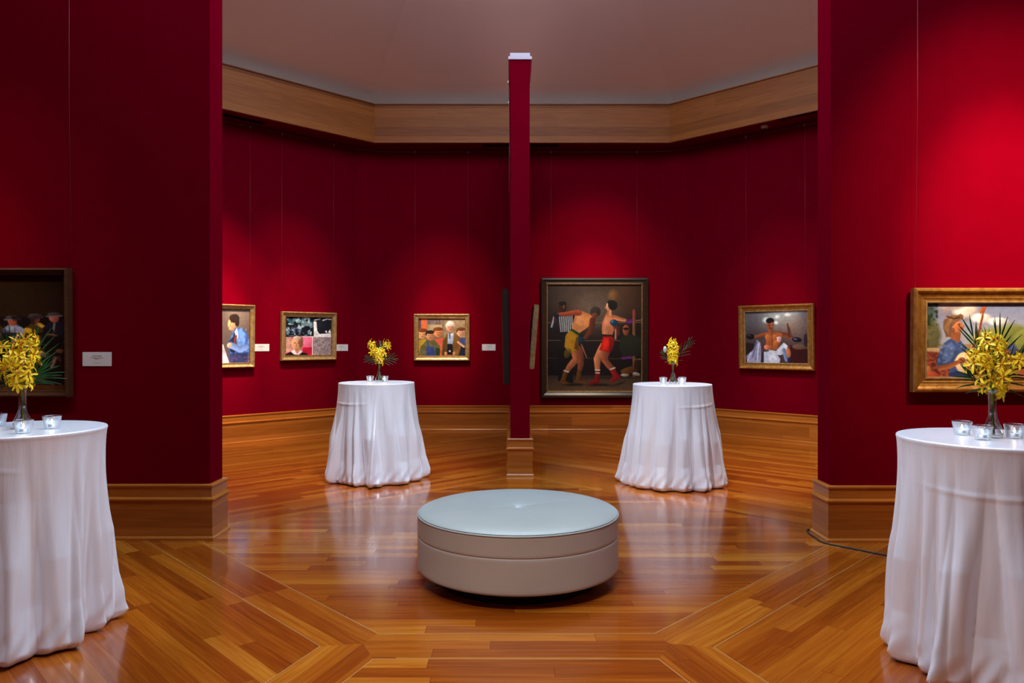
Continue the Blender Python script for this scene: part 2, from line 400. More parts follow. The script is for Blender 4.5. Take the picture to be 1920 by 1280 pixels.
# upper flat ceiling with the skylight in the middle
A = octo(2.35); B = octo(3.2)
vs = [(x, y, 6.75) for x, y in A] + [(x, y, 6.75) for x, y in B]
fs = [(k, (k + 1) % 8, 8 + (k + 1) % 8, 8 + k) for k in range(8)]
struct(mesh('ceiling_upper', vs, fs, M['ceiling']))
struct(mesh('window_1', [(x, y, 6.76) for x, y in B], [tuple(range(8))], M['sky']))
bm = bmesh.new()
for k in range(5):
    x = .165 + (k - 2) * 1.0; r = bmesh.ops.create_cube(bm, size=1)['verts']
    for v in r: v.co = Vector((x + v.co.x * .06, 5.72 + v.co.y * 6.5, 6.73 + v.co.z * .05))
struct(bm_obj('trim_6', bm, M['ceiling'], smooth=False))
# picture rail
def railpath(inset):
    o = octo(inset); out = []
    for i, p in enumerate(o):
        a = Vector(o[i - 1]); b = Vector(p); c = Vector(o[(i + 1) % 8]); k = .55
        s = b + (a - b).normalized() * k; e = b + (c - b).normalized() * k
        for t in np.linspace(0, 1, 6): out.append(s * (1 - t) ** 2 + b * 2 * t * (1 - t) + e * t * t)
    return out
rp_ = [(p.x, p.y, 4.735) for p in railpath(.06)]; rp_.append(rp_[0])
struct(tube('trim_7', rp_, .006, M['rail'], n=6))

# ------------------------------------------------------------------ floor
P_ = (-.698, 3.877); Q_ = (.742, 3.877); Nl = (-.747, 3.747); Nr = (.79, 3.747); Pp = (-.955, 3.714); Qp = (1.000, 3.70); Rl = (-.663, 3.565); Rr = (.70, 3.56)
AA = (.09, 8.42); fields = []
def fld(poly, ang): fields.append((poly, ang))
SL = (Pp[0] - .335 * 5.4, -1.4); SR = (Qp[0] + .335 * 5.4, -1.4); RL2 = (Rl[0] - .335 * 5.25, -1.4); RR2 = (Rr[0] + .335 * 5.25, -1.4)
fld([P_, Q_, (2.42, 5.63), (2.42, 6.1), AA, (-2.33, 6.1), (-2.33, 5.63)], 0)
fld([P_, (-2.33, 5.63), (-2.33, 5.86), (-2.95, 5.86), Pp, Nl], 133.5)
fld([Q_, Nr, Qp, (3.08, 5.86), (2.42, 5.86), (2.42, 5.63)], 46)
fld([P_, Nl, Rl, Rr, Nr, Q_], 0)
fld([Nl, Pp, SL, RL2, Rl], 71.5)
fld([Nr, Rr, RR2, SR, Qp], 108.5)
fld([Rl, RL2, RR2, Rr], 0)
fld([Pp, (-2.95, 5.86), (-6.5, 5.86), (-6.5, -1.4), SL], 133.5)
fld([Qp, SR, (6.7, -1.4), (6.7, 5.86), (3.08, 5.86)], 46)
fld([(-2.33, 6.1), AA, (.09, 13), (-6.5, 13), (-6.5, 5.86), (-2.33, 5.86)], 43.5)
fld([(2.42, 6.1), (2.42, 5.86), (6.7, 5.86), (6.7, 13), (.09, 13), AA], 135.5)
vs, fs, uvs, mi = [], [], [], []
for fi, (poly, ang) in enumerate(fields):
    b0 = len(vs); vs += [(x, y, 0) for x, y in poly]; fs.append(tuple(range(b0, b0 + len(poly))))
    ca, sa = math.cos(R(ang)), math.sin(R(ang)); ox, oy = poly[0]
    uvs.append([(((x - ox) * ca + (y - oy) * sa) + fi * 3.17 + 20, (-(x - ox) * sa + (y - oy) * ca) + 9.8 * (fi + 3)) for x, y in poly]); mi.append(0)
def seam(a, b, wd=.003):
    a = Vector(a); b = Vector(b); d = (b - a).normalized(); n_ = Vector((-d.y, d.x)) * wd / 2; b0 = len(vs)
    for q in (a - n_, b - n_, b + n_, a + n_): vs.append((q.x, q.y, .0006))
    fs.append((b0, b0 + 1, b0 + 2, b0 + 3)); uvs.append([(0, 0)] * 4); mi.append(1)
for a, b in ((P_, (-2.33, 5.63)), (Q_, (2.42, 5.63)), (Pp, (-2.95, 5.86)), (Qp, (3.08, 5.86)), (Pp, SL), (Qp, SR), (Rl, RL2), (Rr, RR2), (P_, Q_), (Rl, Rr), (AA, (-2.33, 6.1)), (AA, (2.42, 6.1))):
    seam(a, b, .0034 if a not in (AA,) else .0022)
o = mesh('floor', vs, fs, None, uvs=uvs, mats=[M['floor'], M['seam']], mi=mi); struct(o)
me = o.data
bm = bmesh.new(); bm.from_mesh(me)
for f in bm.faces:
    if f.normal.z < 0: f.normal_flip()
bm.to_mesh(me); bm.free()

# ------------------------------------------------------------------ soffit vents and detector
def vent(c, ang, length, label):
    t = thing('linear_vent', label, 'vent', (c[0], c[1], 4.80), R(ang), 'black slot vents in the soffit')
    bm = bmesh.new()
    for (x0, x1, y0, y1) in ((-length / 2, length / 2, -.05, -.042), (-length / 2, length / 2, .042, .05), (-length / 2, -length / 2 + .008, -.042, .042), (length / 2 - .008, length / 2, -.042, .042)):
        r = bmesh.ops.create_cube(bm, size=1)['verts']
        for v in r: v.co = Vector(((x0 + x1) / 2 + v.co.x * (x1 - x0), (y0 + y1) / 2 + v.co.y * (y1 - y0), -.007 + v.co.z * .012))
    bm_obj('frame', bm, M['black'], t, smooth=False)
    bm = bmesh.new()
    for k in range(3):
        r = bmesh.ops.create_cube(bm, size=1)['verts']
        for v in r: v.co = Vector((v.co.x * (length - .016), -.021 + k * .021 + v.co.y * .004, -.006 + v.co.z * .010))
    bm_obj('louvre', bm, M['black'], t, smooth=False)
    box('backing', -length / 2 + .004, length / 2 - .004, -.044, .044, -.003, -.0008, M['slot'], t)
vent((.147, 12.50), 0, 1.28, 'black slot vent in the soffit behind the top of the central red wall')
vent((-4.27, 10.70), 45, 1.5, 'black slot vent in the far left soffit beside the left red wall')
vent((4.46, 10.51), -45, 1.5, 'black slot vent in the far right soffit beside the right red wall')
t = thing('smoke_detector', 'small white round detector under the far right soffit', 'smoke detector', (3.85, 11.38, 4.80))
lathe('housing', [(.058, 0), (.058, -.02), (.050, -.034), (.0001, -.036)], M['plastic'], t, 32)
lathe('sensor', [(.022, -.034), (.020, -.052), (.0001, -.056)], M['black'], t, 20)

# ------------------------------------------------------------------ power cable
cab = spline([(3.6, 6.25, .006), (3.0, 6.10, .006), (2.60, 6.03, .006), (2.40, 6.00, .006), (2.345, 5.93, .006), (2.335, 5.75, .006), (2.345, 5.60, .006), (2.49, 5.44, .006), (2.66, 5.27, .006), (2.9, 5.15, .006), (3.4, 5.1, .006), (4.2, 5.35, .006)], 8)
o = tube('power_cable', cab, .006, M['rubber']); tag(o, 'thin black power cable on the floor around the right wall end', 'cable')

# ------------------------------------------------------------------ ottoman
ot = thing('ottoman', 'large round pale grey leather ottoman on a black plinth', 'ottoman', (.038, 4.80, 0))
rb = .64
lathe('plinth', [(.0001, 0), (.50, 0), (.50, .088), (.0001, .088)], M['black'], ot, 96)
lathe('lower_panel', [(.0001, .088), (.60, .088), (.626, .0885), (rb - .006, .092), (rb - .001, .099), (rb, .108), (rb, .125), (rb, .20), (rb, .280), (rb, .293), (rb - .0015, .2975), (rb - .006, .3005)], M['leather_side'], ot, 128)
lathe('upper_panel', [(rb - .006, .3005), (rb - .0015, .3035), (rb, .308), (rb, .320), (rb, .36), (rb, .405), (rb, .416), (rb - .006, .424)], M['leather_side'], ot, 128)
def torus_prof(r, z, s, n=10): return [(r + s * math.cos(2 * math.pi * k / n), z + s * math.sin(2 * math.pi * k / n)) for k in range(n + 1)]
lathe('piping', torus_prof(rb - .002, .4245, .0055), M['leather'], ot, 128)
vs, fs = [(0, 0, 0)], []; NR, NA = 40, 128
def topz(r, a):
    q = r / rb
    z = .425 + .040 * (1 - q ** 7) ** .5 if q < 1 else .425
    z -= .026 * math.exp(-(r / .045) ** 1.2)
    for sm in range(4):
        da = abs((a - R(22) - sm * math.pi / 2 + math.pi) % (2 * math.pi) - math.pi) * r
        z -= .0022 * math.exp(-(da / .008) ** 2) * (1 - q ** 4) + .003 * math.exp(-(da / .05) ** 2) * math.exp(-r / .12)
    return z
vs[0] = (0, 0, topz(0, 0))
radii = [(rb - .004) * (1 - (1 - (i + 1) / NR) ** 1.5) if False else (rb - .004) * math.sin((i + 1) / NR * math.pi / 2) ** 1.0 for i in range(NR)]
for i in range(NR):
    for k in range(NA): a = 2 * math.pi * k / NA; vs.append((radii[i] * math.cos(a), radii[i] * math.sin(a), topz(radii[i], a)))
for k in range(NA): fs.append((0, 1 + k, 1 + (k + 1) % NA))
for i in range(NR - 1):
    for k in range(NA): k2 = (k + 1) % NA; fs.append((1 + i * NA + k, 1 + (i + 1) * NA + k, 1 + (i + 1) * NA + k2, 1 + i * NA + k2))
mesh('seat_cushion', vs, fs, M['leather'], ot, smooth=True)
lathe('button', [(.016, .432), (.015, .440), (.009, .445), (.0001, .446)], M['leather'], ot, 20)

# ------------------------------------------------------------------ tables under cloths
TZ = 1.065; TR = .405
def cocktail_table(x, y, where):
    t = thing('cocktail_table', 'tall round table hidden under the white cloth at the ' + where, 'table', (x, y, 0), 0, 'cocktail tables')
    lathe('table_top', [(.0001, TZ - .035), (TR - .004, TZ - .035), (TR, TZ - .030), (TR, TZ - .008), (TR - .004, TZ - .005), (.0001, TZ - .005)], M['plywood'], t, 64)
    lathe('pole', [(.035, .03), (.035, TZ - .035)], M['steel'], t, 24)
    lathe('base', [(.0001, 0), (.27, 0), (.27, .008), (.10, .022), (.04, .045), (.0001, .045)], M['black'], t, 48)
def tablecloth(x, y, seed, rb_, flare, label, folds, AMP=.082, tuck=.07, lift=None, front=0):
    rnd = random.Random(seed); NA = 540
    ridges = []
    a = 0
    while a < 2 * math.pi - .12:
        wd = rnd.uniform(.16, .62) * 9 / folds; ridges.append((a + wd / 2, wd, rnd.uniform(.55, 1.15), rnd.uniform(.0, .10), rnd.uniform(-.22, .22), rnd.uniform(.5, 1.3)))
        a += wd
    ph = [rnd.uniform(0, 6.28) for _ in range(8)]
    def fold(th, s):
        v = 0
        for c, wd, h, s0, dr, pw in ridges:
            if s <= s0: continue
            g = min(1, (s - s0) / .5) ; c2 = c + dr * s
            d = abs((th - c2 + math.pi) % (2 * math.pi) - math.pi) / (wd * .46)
            if d < 1: v += h * g * (math.cos(d * math.pi / 2) ** pw)
        return v
    prof = []   # (s along, base radius, z, fold weight)
    rt = TR + .006
    for q in (0.0001, .25, .5, .7, .85, .95, .985): prof.append((0, rt * q, TZ, 0))
    prof += [(0, rt * .996, TZ - .001, 0), (0, rt + .001, TZ - .004, 0), (.0, rt + .002, TZ - .010, 0)]
    NS = 110
    for i in range(1, NS + 1):
        s = i / NS; z = (TZ - .010) * (1 - s) + .045 * s
        prof.append((s, rt + .002 + (rb_ - rt) * (s ** flare), z, s ** .6 * AMP))
    # rounded, tucked under hem
    for k in range(1, 9):
        t = k / 8 * math.pi * .5
        prof.append((1, rb_ - .052 * (1 - math.cos(t)) * 1.0, .045 - .041 * math.sin(t), AMP * (1 - .35 * k / 8)))
    prof.append((1, rb_ - tuck - .03, .006, .03))
    vs, fs = [], []
    for (s, r0, z, wgt) in prof:
        for k in range(NA):
            th = 2 * math.pi * k / NA
            f = fold(th, s) - .35 if wgt else 0
            puff = .012 * math.sin(3 * th + ph[0]) * s + .008 * math.sin(7 * th + ph[1] + 2 * s) * s + .0035 * math.sin(23 * th + 9 * s + ph[2]) * s + .0028 * math.sin(41 * th - 5 * s + ph[4]) * math.sin(5 * th + ph[6]) * s ** .5
            bell = 0
            if s > .8 and wgt: bell = .27 * AMP * math.sin(min(1, (s - .8) / .2) * math.pi * .5) * (.5 + .5 * math.sin(13 * th + ph[3])) 
            crinkle = 0
            if s > .86: crinkle = .008 * math.sin(31 * th + 40 * s + ph[5]) * (s - .86) / .14
            r = r0 + wgt * f + (puff + bell + crinkle if wgt else 0)
            if wgt and s < 1: r += .0042 * math.exp(-((s - .155 - .05 * math.sin(th + ph[7])) / .010) ** 2) * max(0, math.sin(2 * th + ph[0]))
            if front and s > .3: r *= 1 + front * max(0, -math.sin(th)) ** 2 * (s - .3) / .7
            if wgt: r = max(r, rt + .0015 - .30 * s)
            zz = z
            if z < .3 and z > .02:
                zz = z + lift(th) * (1 - z / .3) if lift else z
            elif z <= .02 and lift: zz = z + lift(th)
            vs.append((r * math.cos(th), r * math.sin(th), zz))
    for i in range(len(prof) - 1):
        for k in range(NA):
            k2 = (k + 1) % NA; fs.append((i * NA + k, (i + 1) * NA + k, (i + 1) * NA + k2, i * NA + k2))
    fs.append(tuple(range(NA))[::-1])
    o = mesh('tablecloth', vs, fs, M['cloth'], smooth=True); o.location = (x, y, 0)
    tag(o, label, 'tablecloth', 'floor-length white satin tablecloths')
    return o
TABLES = {'far left': (-1.495, 8.25), 'far right': (1.705, 7.95), 'front left': (-2.56, 3.865), 'front right': (2.262, 3.50)}
for k, (x, y) in TABLES.items(): cocktail_table(x, y, k)
tablecloth(*TABLES['far left'], 3, .485, .85, 'white satin tablecloth puddling on the floor behind the ottoman at the left', 12)
tablecloth(*TABLES['far right'], 8, .480, .85, 'white satin tablecloth puddling on the floor in front of the boxing picture', 12)
tablecloth(*TABLES['front left'], 21, .388, .55, 'white satin tablecloth in the left foreground, cut by the picture edge', 11, .072, front=.16)
tablecloth(*TABLES['front right'], 33, .402, .5, 'white satin tablecloth in the right foreground before the banjo picture', 11, .080, front=.08)

# ------------------------------------------------------------------ glass on the tables
CLOTHZ = TZ
def vase(x, y, label):
    t = thing('glass_vase', label, 'vase', (x, y, CLOTHZ), 0, 'slender glass bud vases')
    out = [(.030, 0), (.040, .004), (.044, .016), (.043, .030), (.036, .052), (.026, .074), (.020, .095), (.0175, .125), (.0175, .165), (.020, .200), (.0245, .220)]
    inn = [(r - .0022, z) for r, z in out[::-1] if z > .01] + [(.0001, .009)]
    lathe('body', [(.0001, 0)] + out + [(.0235, .2215)] + inn, M['glass'], t, 40)
    lathe('water', [(.0001, .010), (.038, .012), (.041, .022), (.0405, .030), (.0335, .052), (.0235, .074), (.0178, .095), (.0152, .118), (.0001, .118)], M['glass'], t, 32)
    return t
def candle(x, y, label, glabel, group):
    t = thing('candle_holder', glabel, 'candle holder', (x, y, CLOTHZ), 0, 'clear glass tealight cups')
    prof = [(.0001, 0), (.029, 0), (.032, .003), (.0445, .064), (.0455, .066), (.0435, .067), (.0415, .064), (.0295, .009), (.0001, .008)]
    lathe('glass_cup', prof, M['glass'], t, 36)
    c = thing('tealight', label, 'candle', (x, y, CLOTHZ + .0085), 0, group)
    lathe('tin', [(.0001, 0), (.0185, 0), (.0190, .001), (.0190, .0155), (.0182, .0155), (.0180, .002)], M['tin'], c, 24)
    lathe('wax', [(.0001, .0015), (.0178, .0015), (.0178, .0125), (.0120, .0120), (.0001, .0118)], M['wax'], c, 24)
    tube('wick', [(0, 0, .011), (0, 0, .019)], .0007, M['black'], c, n=6)
    lathe('flame', [(.0001, .0165), (.0034, .020), (.0044, .0245), (.0034, .031), (.0014, .038), (.0001, .042)], M['flame'], c, 14)

def dup(root):
    r = root.copy(); COL.objects.link(r)
    for ch in root.children:
        c = ch.copy(); COL.objects.link(c); c.parent = r
        for g in ch.children:
            d = g.copy(); COL.objects.link(d); d.parent = c
    return r

# orchid bloom shared mesh
def bloom_mesh(seed):
    rnd = random.Random(seed); vs, fs, mi = [], [], []
    for k in range(5):
        a = k * 2 * math.pi / 5 + rnd.uniform(-.12, .12); Lp = .037 * rnd.uniform(.8, 1.15); wd = .0040 * (1.25 if k in (2, 3) else 1.0)
        n = 7; b0 = len(vs); curl = rnd.uniform(.25, .8)
        for i in range(n):
            t = i / (n - 1); wv = wd * (.35 + .9 * math.sin(min(1, t * 1.05) * math.pi * .8) ** 1) * (1 if i < n - 1 else .35)
            rad = .003 + Lp * t; z = .006 * math.sin(t * 2.4) - curl * .012 * t * t + .004
            for s, dz in ((-1, 0.0015), (0, -.0004), (1, .0015)):
                x, y = rad, s * wv
                vs.append((x * math.cos(a) - y * math.sin(a), x * math.sin(a) + y * math.cos(a), z + dz))
        for i in range(n - 1):
            for c in (0, 1):
                p = b0 + i * 3 + c; fs.append((p, p + 1, p + 4, p + 3)); mi.append(0)
    # lip and column
    b0 = len(vs); m = 8
    for i, (r, z) in enumerate(((.0045, .001), (.0055, .006), (.0035, .011), (.0012, .014))):
        for k in range(m): a = 2 * math.pi * k / m; vs.append((r * math.cos(a) + .002 * i, r * math.sin(a) * .8, z))
    for i in range(3):
        for k in range(m): k2 = (k + 1) % m; fs.append((b0 + i * m + k, b0 + i * m + k2, b0 + (i + 1) * m + k2, b0 + (i + 1) * m + k)); mi.append(1)
    fs.append(tuple(b0 + 3 * m + k for k in range(m))); mi.append(1)
    me = bpy.data.meshes.new('bloom'); me.from_pydata(vs, [], fs); me.materials.append(M['petal']); me.materials.append(M['lip'])
    for i, p in enumerate(me.polygons): p.material_index = mi[i]; p.use_smooth = True
    return me
BLOOMS = [bloom_mesh(s) for s in range(5)]
def orchid(x, y, tip, spread, n, seed, label, group, scale=1.0, bend=(0, 0)):
    """a stem from the vase bottom through its neck to the tip, blooms crowding its upper part"""
    rnd = random.Random(seed); t = thing('orchid_spray', label, 'flower', (x, y, CLOTHZ + .012), 0, group)
    nk = Vector((rnd.uniform(-.007, .007), rnd.uniform(-.007, .007), .205)); bt = Vector((-nk.x * 1.8, -nk.y * 1.8, 0))
    tip = Vector(tip); mid = nk + (tip - nk) * .5 + Vector((bend[0], bend[1], .03))
    pts = spline([bt, bt + (nk - bt) * .5, nk, mid, tip], 8)
    tube('stem', pts, .0032, M['stem'], t, n=7)
    up = pts[16:]
    for k in range(n):
        f = (k + .5) / n; q = up[min(len(up) - 1, int(f * (len(up) - 1)))]
        az = k * 2.4 + rnd.uniform(-.3, .3); el = rnd.uniform(-.25, .7)
        d = Vector((math.cos(az) * math.cos(el), math.sin(az) * math.cos(el), math.sin(el)))
        rr = spread * (.55 + .45 * rnd.random()) * (.55 + .9 * math.sin(min(1, f + .12) * math.pi * .85))
        b = link('bloom', BLOOMS[rnd.randrange(5)], t)
        b.location = q + d * rr; s = scale * rnd.uniform(.85, 1.15); b.scale = (s, s, s)
        b.rotation_mode = 'QUATERNION'; b.rotation_quaternion = d.to_track_quat('Z', 'Y') @ Matrix.Rotation(rnd.uniform(0, 6), 3, 'Z').to_quaternion()
    # little stalks joining the blooms
    vs, fs = [], []
    for b in [c for c in t.children if c.name.startswith('bloom')]:
        e = Vector(b.location); q = min(up, key=lambda p: (p - e + Vector((0, 0, .015))).length); d = (e - q); sd = d.cross(Vector((0, 0, 1)))
        if sd.length < 1e-5: continue
        sd = sd.normalized() * .0008; u2 = d.cross(sd).normalized() * .0008; b0 = len(vs)
        for p in (q, e): vs += [p + sd, p + u2, p - sd, p - u2]
        for i in range(4): j = (i + 1) % 4; fs.append((b0 + i, b0 + j, b0 + 4 + j, b0 + 4 + i))
    mesh('flower_stalks', vs, fs, M['stem'], t)
def frond(x, y, direction, length, nb, seed, label, group, bl=.15):
    """a feathered palm leaf: a rib with long narrow leaflets"""
    rnd = random.Random(seed); t = thing('palm_frond', label, 'leaf', (x, y, CLOTHZ + .012), 0, group)
    D = Vector(direction).normalized(); nk = Vector((D.x * .008, D.y * .008, .205)); bt = Vector((-D.x * .012, -D.y * .012, .002))
    tip = nk + D * length
    pts = spline([bt, nk, nk + D * length * .5 + Vector((0, 0, .01)), tip], 8)
    tube('rib', pts, .0018, M['leaf'], t, n=6)
    up = pts[9:]; side = D.cross(Vector((0, 1, .15))).normalized(); vs, fs = [], []
    for k in range(nb):
        f = k / (nb - 1); q = up[int(f * (len(up) - 1))]
        for s in (-1, 1):
            ang = R(38 - 26 * f + rnd.uniform(-5, 5)); dd = (D * math.cos(ang) + side * s * math.sin(ang) + Vector((0, rnd.uniform(-.2, .2), 0))).normalized()
            L_ = bl * (1 - .45 * abs(f - .35)) * rnd.uniform(.85, 1.1); n = 8; b0 = len(vs); wv = dd.cross(Vector((0, 1, 0)))
            wv = wv.normalized() if wv.length > 1e-3 else Vector((1, 0, 0)); dn = dd.cross(wv).normalized()
            for i in range(n):
                tt = i / (n - 1); wd = .0042 * math.sin(math.pi * (tt * .86 + .12)) ** .8
                p = q + dd * L_ * tt + Vector((0, 0, -.035 * tt * tt * L_ / .15 * (1 - abs(dd.z)))) 
                vs += [p - wv * wd, p + dn * .0012, p + wv * wd]
            for i in range(n - 1):
                for c in (0, 1): a = b0 + i * 3 + c; fs.append((a, a + 1, a + 4, a + 3))
    mesh('leaflets', vs, fs, M['leaf'], t, smooth=True)

ODESC = {'front left': ['yellow orchid spray leaning left', 'tallest yellow orchid spray, leaning right', 'low yellow orchid spray over the rim'],
         'front right': ['tallest yellow orchid spray, upright', 'yellow orchid spray leaning left', 'yellow orchid spray leaning right'],
         'far left': ['yellow orchid spray leaning left', 'yellow orchid spray leaning right', 'low yellow orchid spray in the middle'],
         'far right': ['tallest yellow orchid spray', 'middle yellow orchid spray', 'lowest yellow orchid spray']}
FDESC = {'front left': ['palm frond rising to the left', 'palm frond spreading to the right', 'upright palm frond', 'low palm frond on the left'],
         'front right': ['palm frond rising to the left', 'tall palm frond rising to the right', 'palm frond spreading wide right', 'low palm frond on the left'],
         'far left': ['palm frond spreading left', 'palm frond spreading right', 'upright palm frond'],
         'far right': ['long palm frond rising to the right', 'short palm frond rising to the left', 'upright palm frond']}
def arrangement(where, vx, vy, orch, fronds, seed, bud=False):
    vase(vx, vy, 'slender clear glass vase of yellow orchids on the ' + where + ' table')
    for i, (tip, sp, n, bend) in enumerate(orch):
        orchid(vx, vy, tip, sp, n, seed + i, ODESC[where][i] + ' in the vase on the ' + where + ' table', 'yellow orchid sprays on the ' + where + ' table', bend=bend)
    for i, (d, L_, nb, bl) in enumerate(fronds):
        frond(vx, vy, d, L_, nb, seed + 20 + i, FDESC[where][i] + ' behind the orchids on the ' + where + ' table', 'palm fronds on the ' + where + ' table', bl)
arrangement('front left', -2.534, 3.865, [((-.065, .00, .42), .046, 22, (-.03, 0)), ((.035, -.01, .465), .044, 26, (.015, 0)), ((.012, -.03, .35), .056, 26, (0, -.02))],
            [((-.50, .25, 1.0), .22, 7, .22), ((.60, .30, .62), .09, 7, .17), ((.12, .35, 1), .20, 6, .22), ((-.9, .1, .25), .12, 6, .16)], 100)
arrangement('front right', 2.2525, 3.50, [((.00, .0, .45), .050, 30, (0, 0)), ((-.070, -.01, .385), .044, 24, (-.03, 0)), ((.085, -.01, .35), .044, 24, (.03, -.01))],
            [((-.16, .3, 1.0), .27, 7, .17), ((.34, .3, 1.0), .26, 8, .20), ((.80, .25, .65), .20, 7, .20), ((-.8, .1, .62), .11, 5, .13)], 200)
arrangement('far left', -1.476, 8.30, [((-.085, 0, .43), .036, 18, (-.03, 0)), ((.085, 0, .43), .036, 18, (.03, 0)), ((0, -.02, .34), .044, 22, (0, -.01))],
            [((-.9, .1, .3), .10, 5, .12), ((.9, .1, .35), .12, 5, .13), ((.1, .2, 1), .16, 6, .16)], 300)
arrangement('far right', 1.715, 7.95, [((-.01, 0, .45), .036, 20, (0, 0)), ((.015, -.01, .40), .036, 18, (0, 0)), ((-.02, -.02, .32), .036, 16, (0, -.01))],
            [((.70, .15, .85), .26, 6, .15), ((-.7, .1, .75), .12, 5, .11), ((0, .2, 1), .16, 5, .13)], 400)
# pale bud in the far right vase
t = thing('white_flower_bud', 'small white bud beside the orchids on the far right table', 'flower', (1.715, 7.95, CLOTHZ + .012))
tube('stem', spline([(.006, 0, 0), (-.004, .004, .205), (-.05, 0, .29), (-.085, -.01, .335)], 8), .002, M['stem'], t, n=6)
lathe('bud', [(.0001, .318), (.012, .324), (.020, .345), (.019, .368), (.010, .385), (.0001, .388)], M['bud'], t, 16, loc=(-.088, -.01, 0))

CG = 'clear glass tealight cups'
for (x, y, where, g) in ((-2.378, 3.86, 'front left', 'right of the vase'), (-2.395, 3.66, 'front left', 'just in front of the vase'), (-2.74, 3.98, 'front left', 'cut by the left picture edge'),
                      (2.170, 3.60, 'front right', 'left of the vase'), (2.155, 3.42, 'front right', 'just in front of the vase'), (2.335, 3.47, 'front right', 'right of the vase'),
                      (-1.592, 8.38, 'far left', 'left of the vase'), (-1.422, 8.33, 'far left', 'right of the vase'),
                      (1.633, 8.06, 'far right', 'left of the vase'), (1.845, 8.08, 'far right', 'behind and right of the vase'), (1.775, 7.82, 'far right', 'just in front of the vase')):
    candle(x, y, 'lit tealight ' + g + ' on the ' + where + ' table', 'clear glass candle cup ' + g + ' on the ' + where + ' table', 'lit tealights')

# ------------------------------------------------------------------ pictures
def raster(W, H, bg, ops, seed=0, noise=.10):
    ss = 2; w2, h2 = W * ss, H * ss
    yy, xx = np.mgrid[0:h2, 0:w2]; X = (xx + .5) / w2; Y = (yy + .5) / h2; asp = W / H
    img = np.zeros((h2, w2, 3)); img[:] = np.array(bg) / 255.
    rs = np.random.RandomState(seed)
    def vn(nx, ny):
        g = rs.rand(ny + 1, nx + 1); gx = X * nx; gy = Y * ny; ix = np.minimum(gx.astype(int), nx - 1); iy = np.minimum(gy.astype(int), ny - 1); fx = gx - ix; fy = gy - iy
        fx = fx * fx * (3 - 2 * fx); fy = fy * fy * (3 - 2 * fy)
        return (g[iy, ix] * (1 - fx) + g[iy, ix + 1] * fx) * (1 - fy) + (g[iy + 1, ix] * (1 - fx) + g[iy + 1, ix + 1] * fx) * fy
    warp = (vn(14, 14) - .5) * .008; Xw = X + warp; Yw = Y + (vn(14, 14) - .5) * .008
    SH = .80 + .4 * vn(9, 9) * .6 + .4 * vn(22, 22) * .4
    def put(mask, c, al=1.0):
        m = np.clip(mask, 0, 1)[..., None] * al; img[:] = img * (1 - m) + np.asarray(c) / 255. * m
    for op in ops:
        k = op[0]
        if k == 'e':
            _, cx, cy, rx, ry, rot, c = op[:7]; al = op[7] if len(op) > 7 else 1; sf = op[8] if len(op) > 8 else .12
            a = R(rot); dx = (Xw - cx) * asp; dy = Yw - cy; u = (dx * math.cos(a) + dy * math.sin(a)) / (rx * asp); v = (-dx * math.sin(a) + dy * math.cos(a)) / ry
            d = np.sqrt(u * u + v * v); put((1 - d) / sf + .5, np.array(c) * np.clip(1.03 - .20 * u - .12 * v, .6, 1.3)[..., None], al)
        elif k == 'p':
            _, pts, c = op[:3]; al = op[3] if len(op) > 3 else 1
            ins = np.zeros(X.shape, bool); n = len(pts)
            for i in range(n):
                x1, y1 = pts[i]; x2, y2 = pts[(i + 1) % n]
                if y1 == y2: continue
                cnd = ((y1 > Yw) != (y2 > Yw)) & (Xw < (x2 - x1) * (Yw - y1) / (y2 - y1) + x1); ins ^= cnd
            put(ins.astype(float), np.array(c) * SH[..., None], al)
        elif k == 'l':
            _, pts, wd, c = op[:4]; al = op[4] if len(op) > 4 else 1
            wds = wd if isinstance(wd, (list, tuple)) else [wd] * len(pts); best = np.full(X.shape, -9.); sh = np.zeros(X.shape)
            for i in range(len(pts) - 1):
                ax, ay = pts[i]; bx, by = pts[i + 1]; dx = (bx - ax) * asp; dy = by - ay; l2 = dx * dx + dy * dy + 1e-9
                t = np.clip(((Xw - ax) * asp * dx + (Yw - ay) * dy) / l2, 0, 1)
                d = np.sqrt(((Xw - ax) * asp - t * dx) ** 2 + (Yw - ay - t * dy) ** 2); w_ = wds[i] * (1 - t) + wds[i + 1] * t
                nb = (w_ - d) / .004 + .5; sgn = ((Xw - ax) * asp * dy - (Yw - ay) * dx) / math.sqrt(l2); sh = np.where(nb > best, -sgn / np.maximum(w_, 1e-3), sh) ; best = np.maximum(best, nb)
            put(best, np.array(c) * np.clip(1 + .2 * sh, .7, 1.25)[..., None], al)
        elif k == 'g':     # vertical gradient between two colours
            _, y0, y1, c0, c1 = op[:5]; t = np.clip((Y - y0) / (y1 - y0), 0, 1)[..., None]; m = ((Y >= y0) & (Y <= y1))[..., None]
            img[:] = np.where(m, (np.array(c0) * (1 - t) + np.array(c1) * t) / 255., img)
        elif k == 'n':     # noisy dabs inside a rectangle
            _, x0, y0, x1, y1, nx, ny, c, th, al = op; f = vn(nx, ny); put(((f - th) * 8) * ((X > x0) & (X < x1) & (Y > y0) & (Y < y1)), c, al)
    f = vn(40, 40) * .5 + vn(90, 90) * .5; img *= (1 + (f - .5)[..., None] * 2 * noise)
    img = np.clip(img, 0, 1).reshape(H, ss, W, ss, 3).mean((1, 3))
    return np.where(img <= .04045, img / 12.92, ((img + .055) / 1.055) ** 2.4)
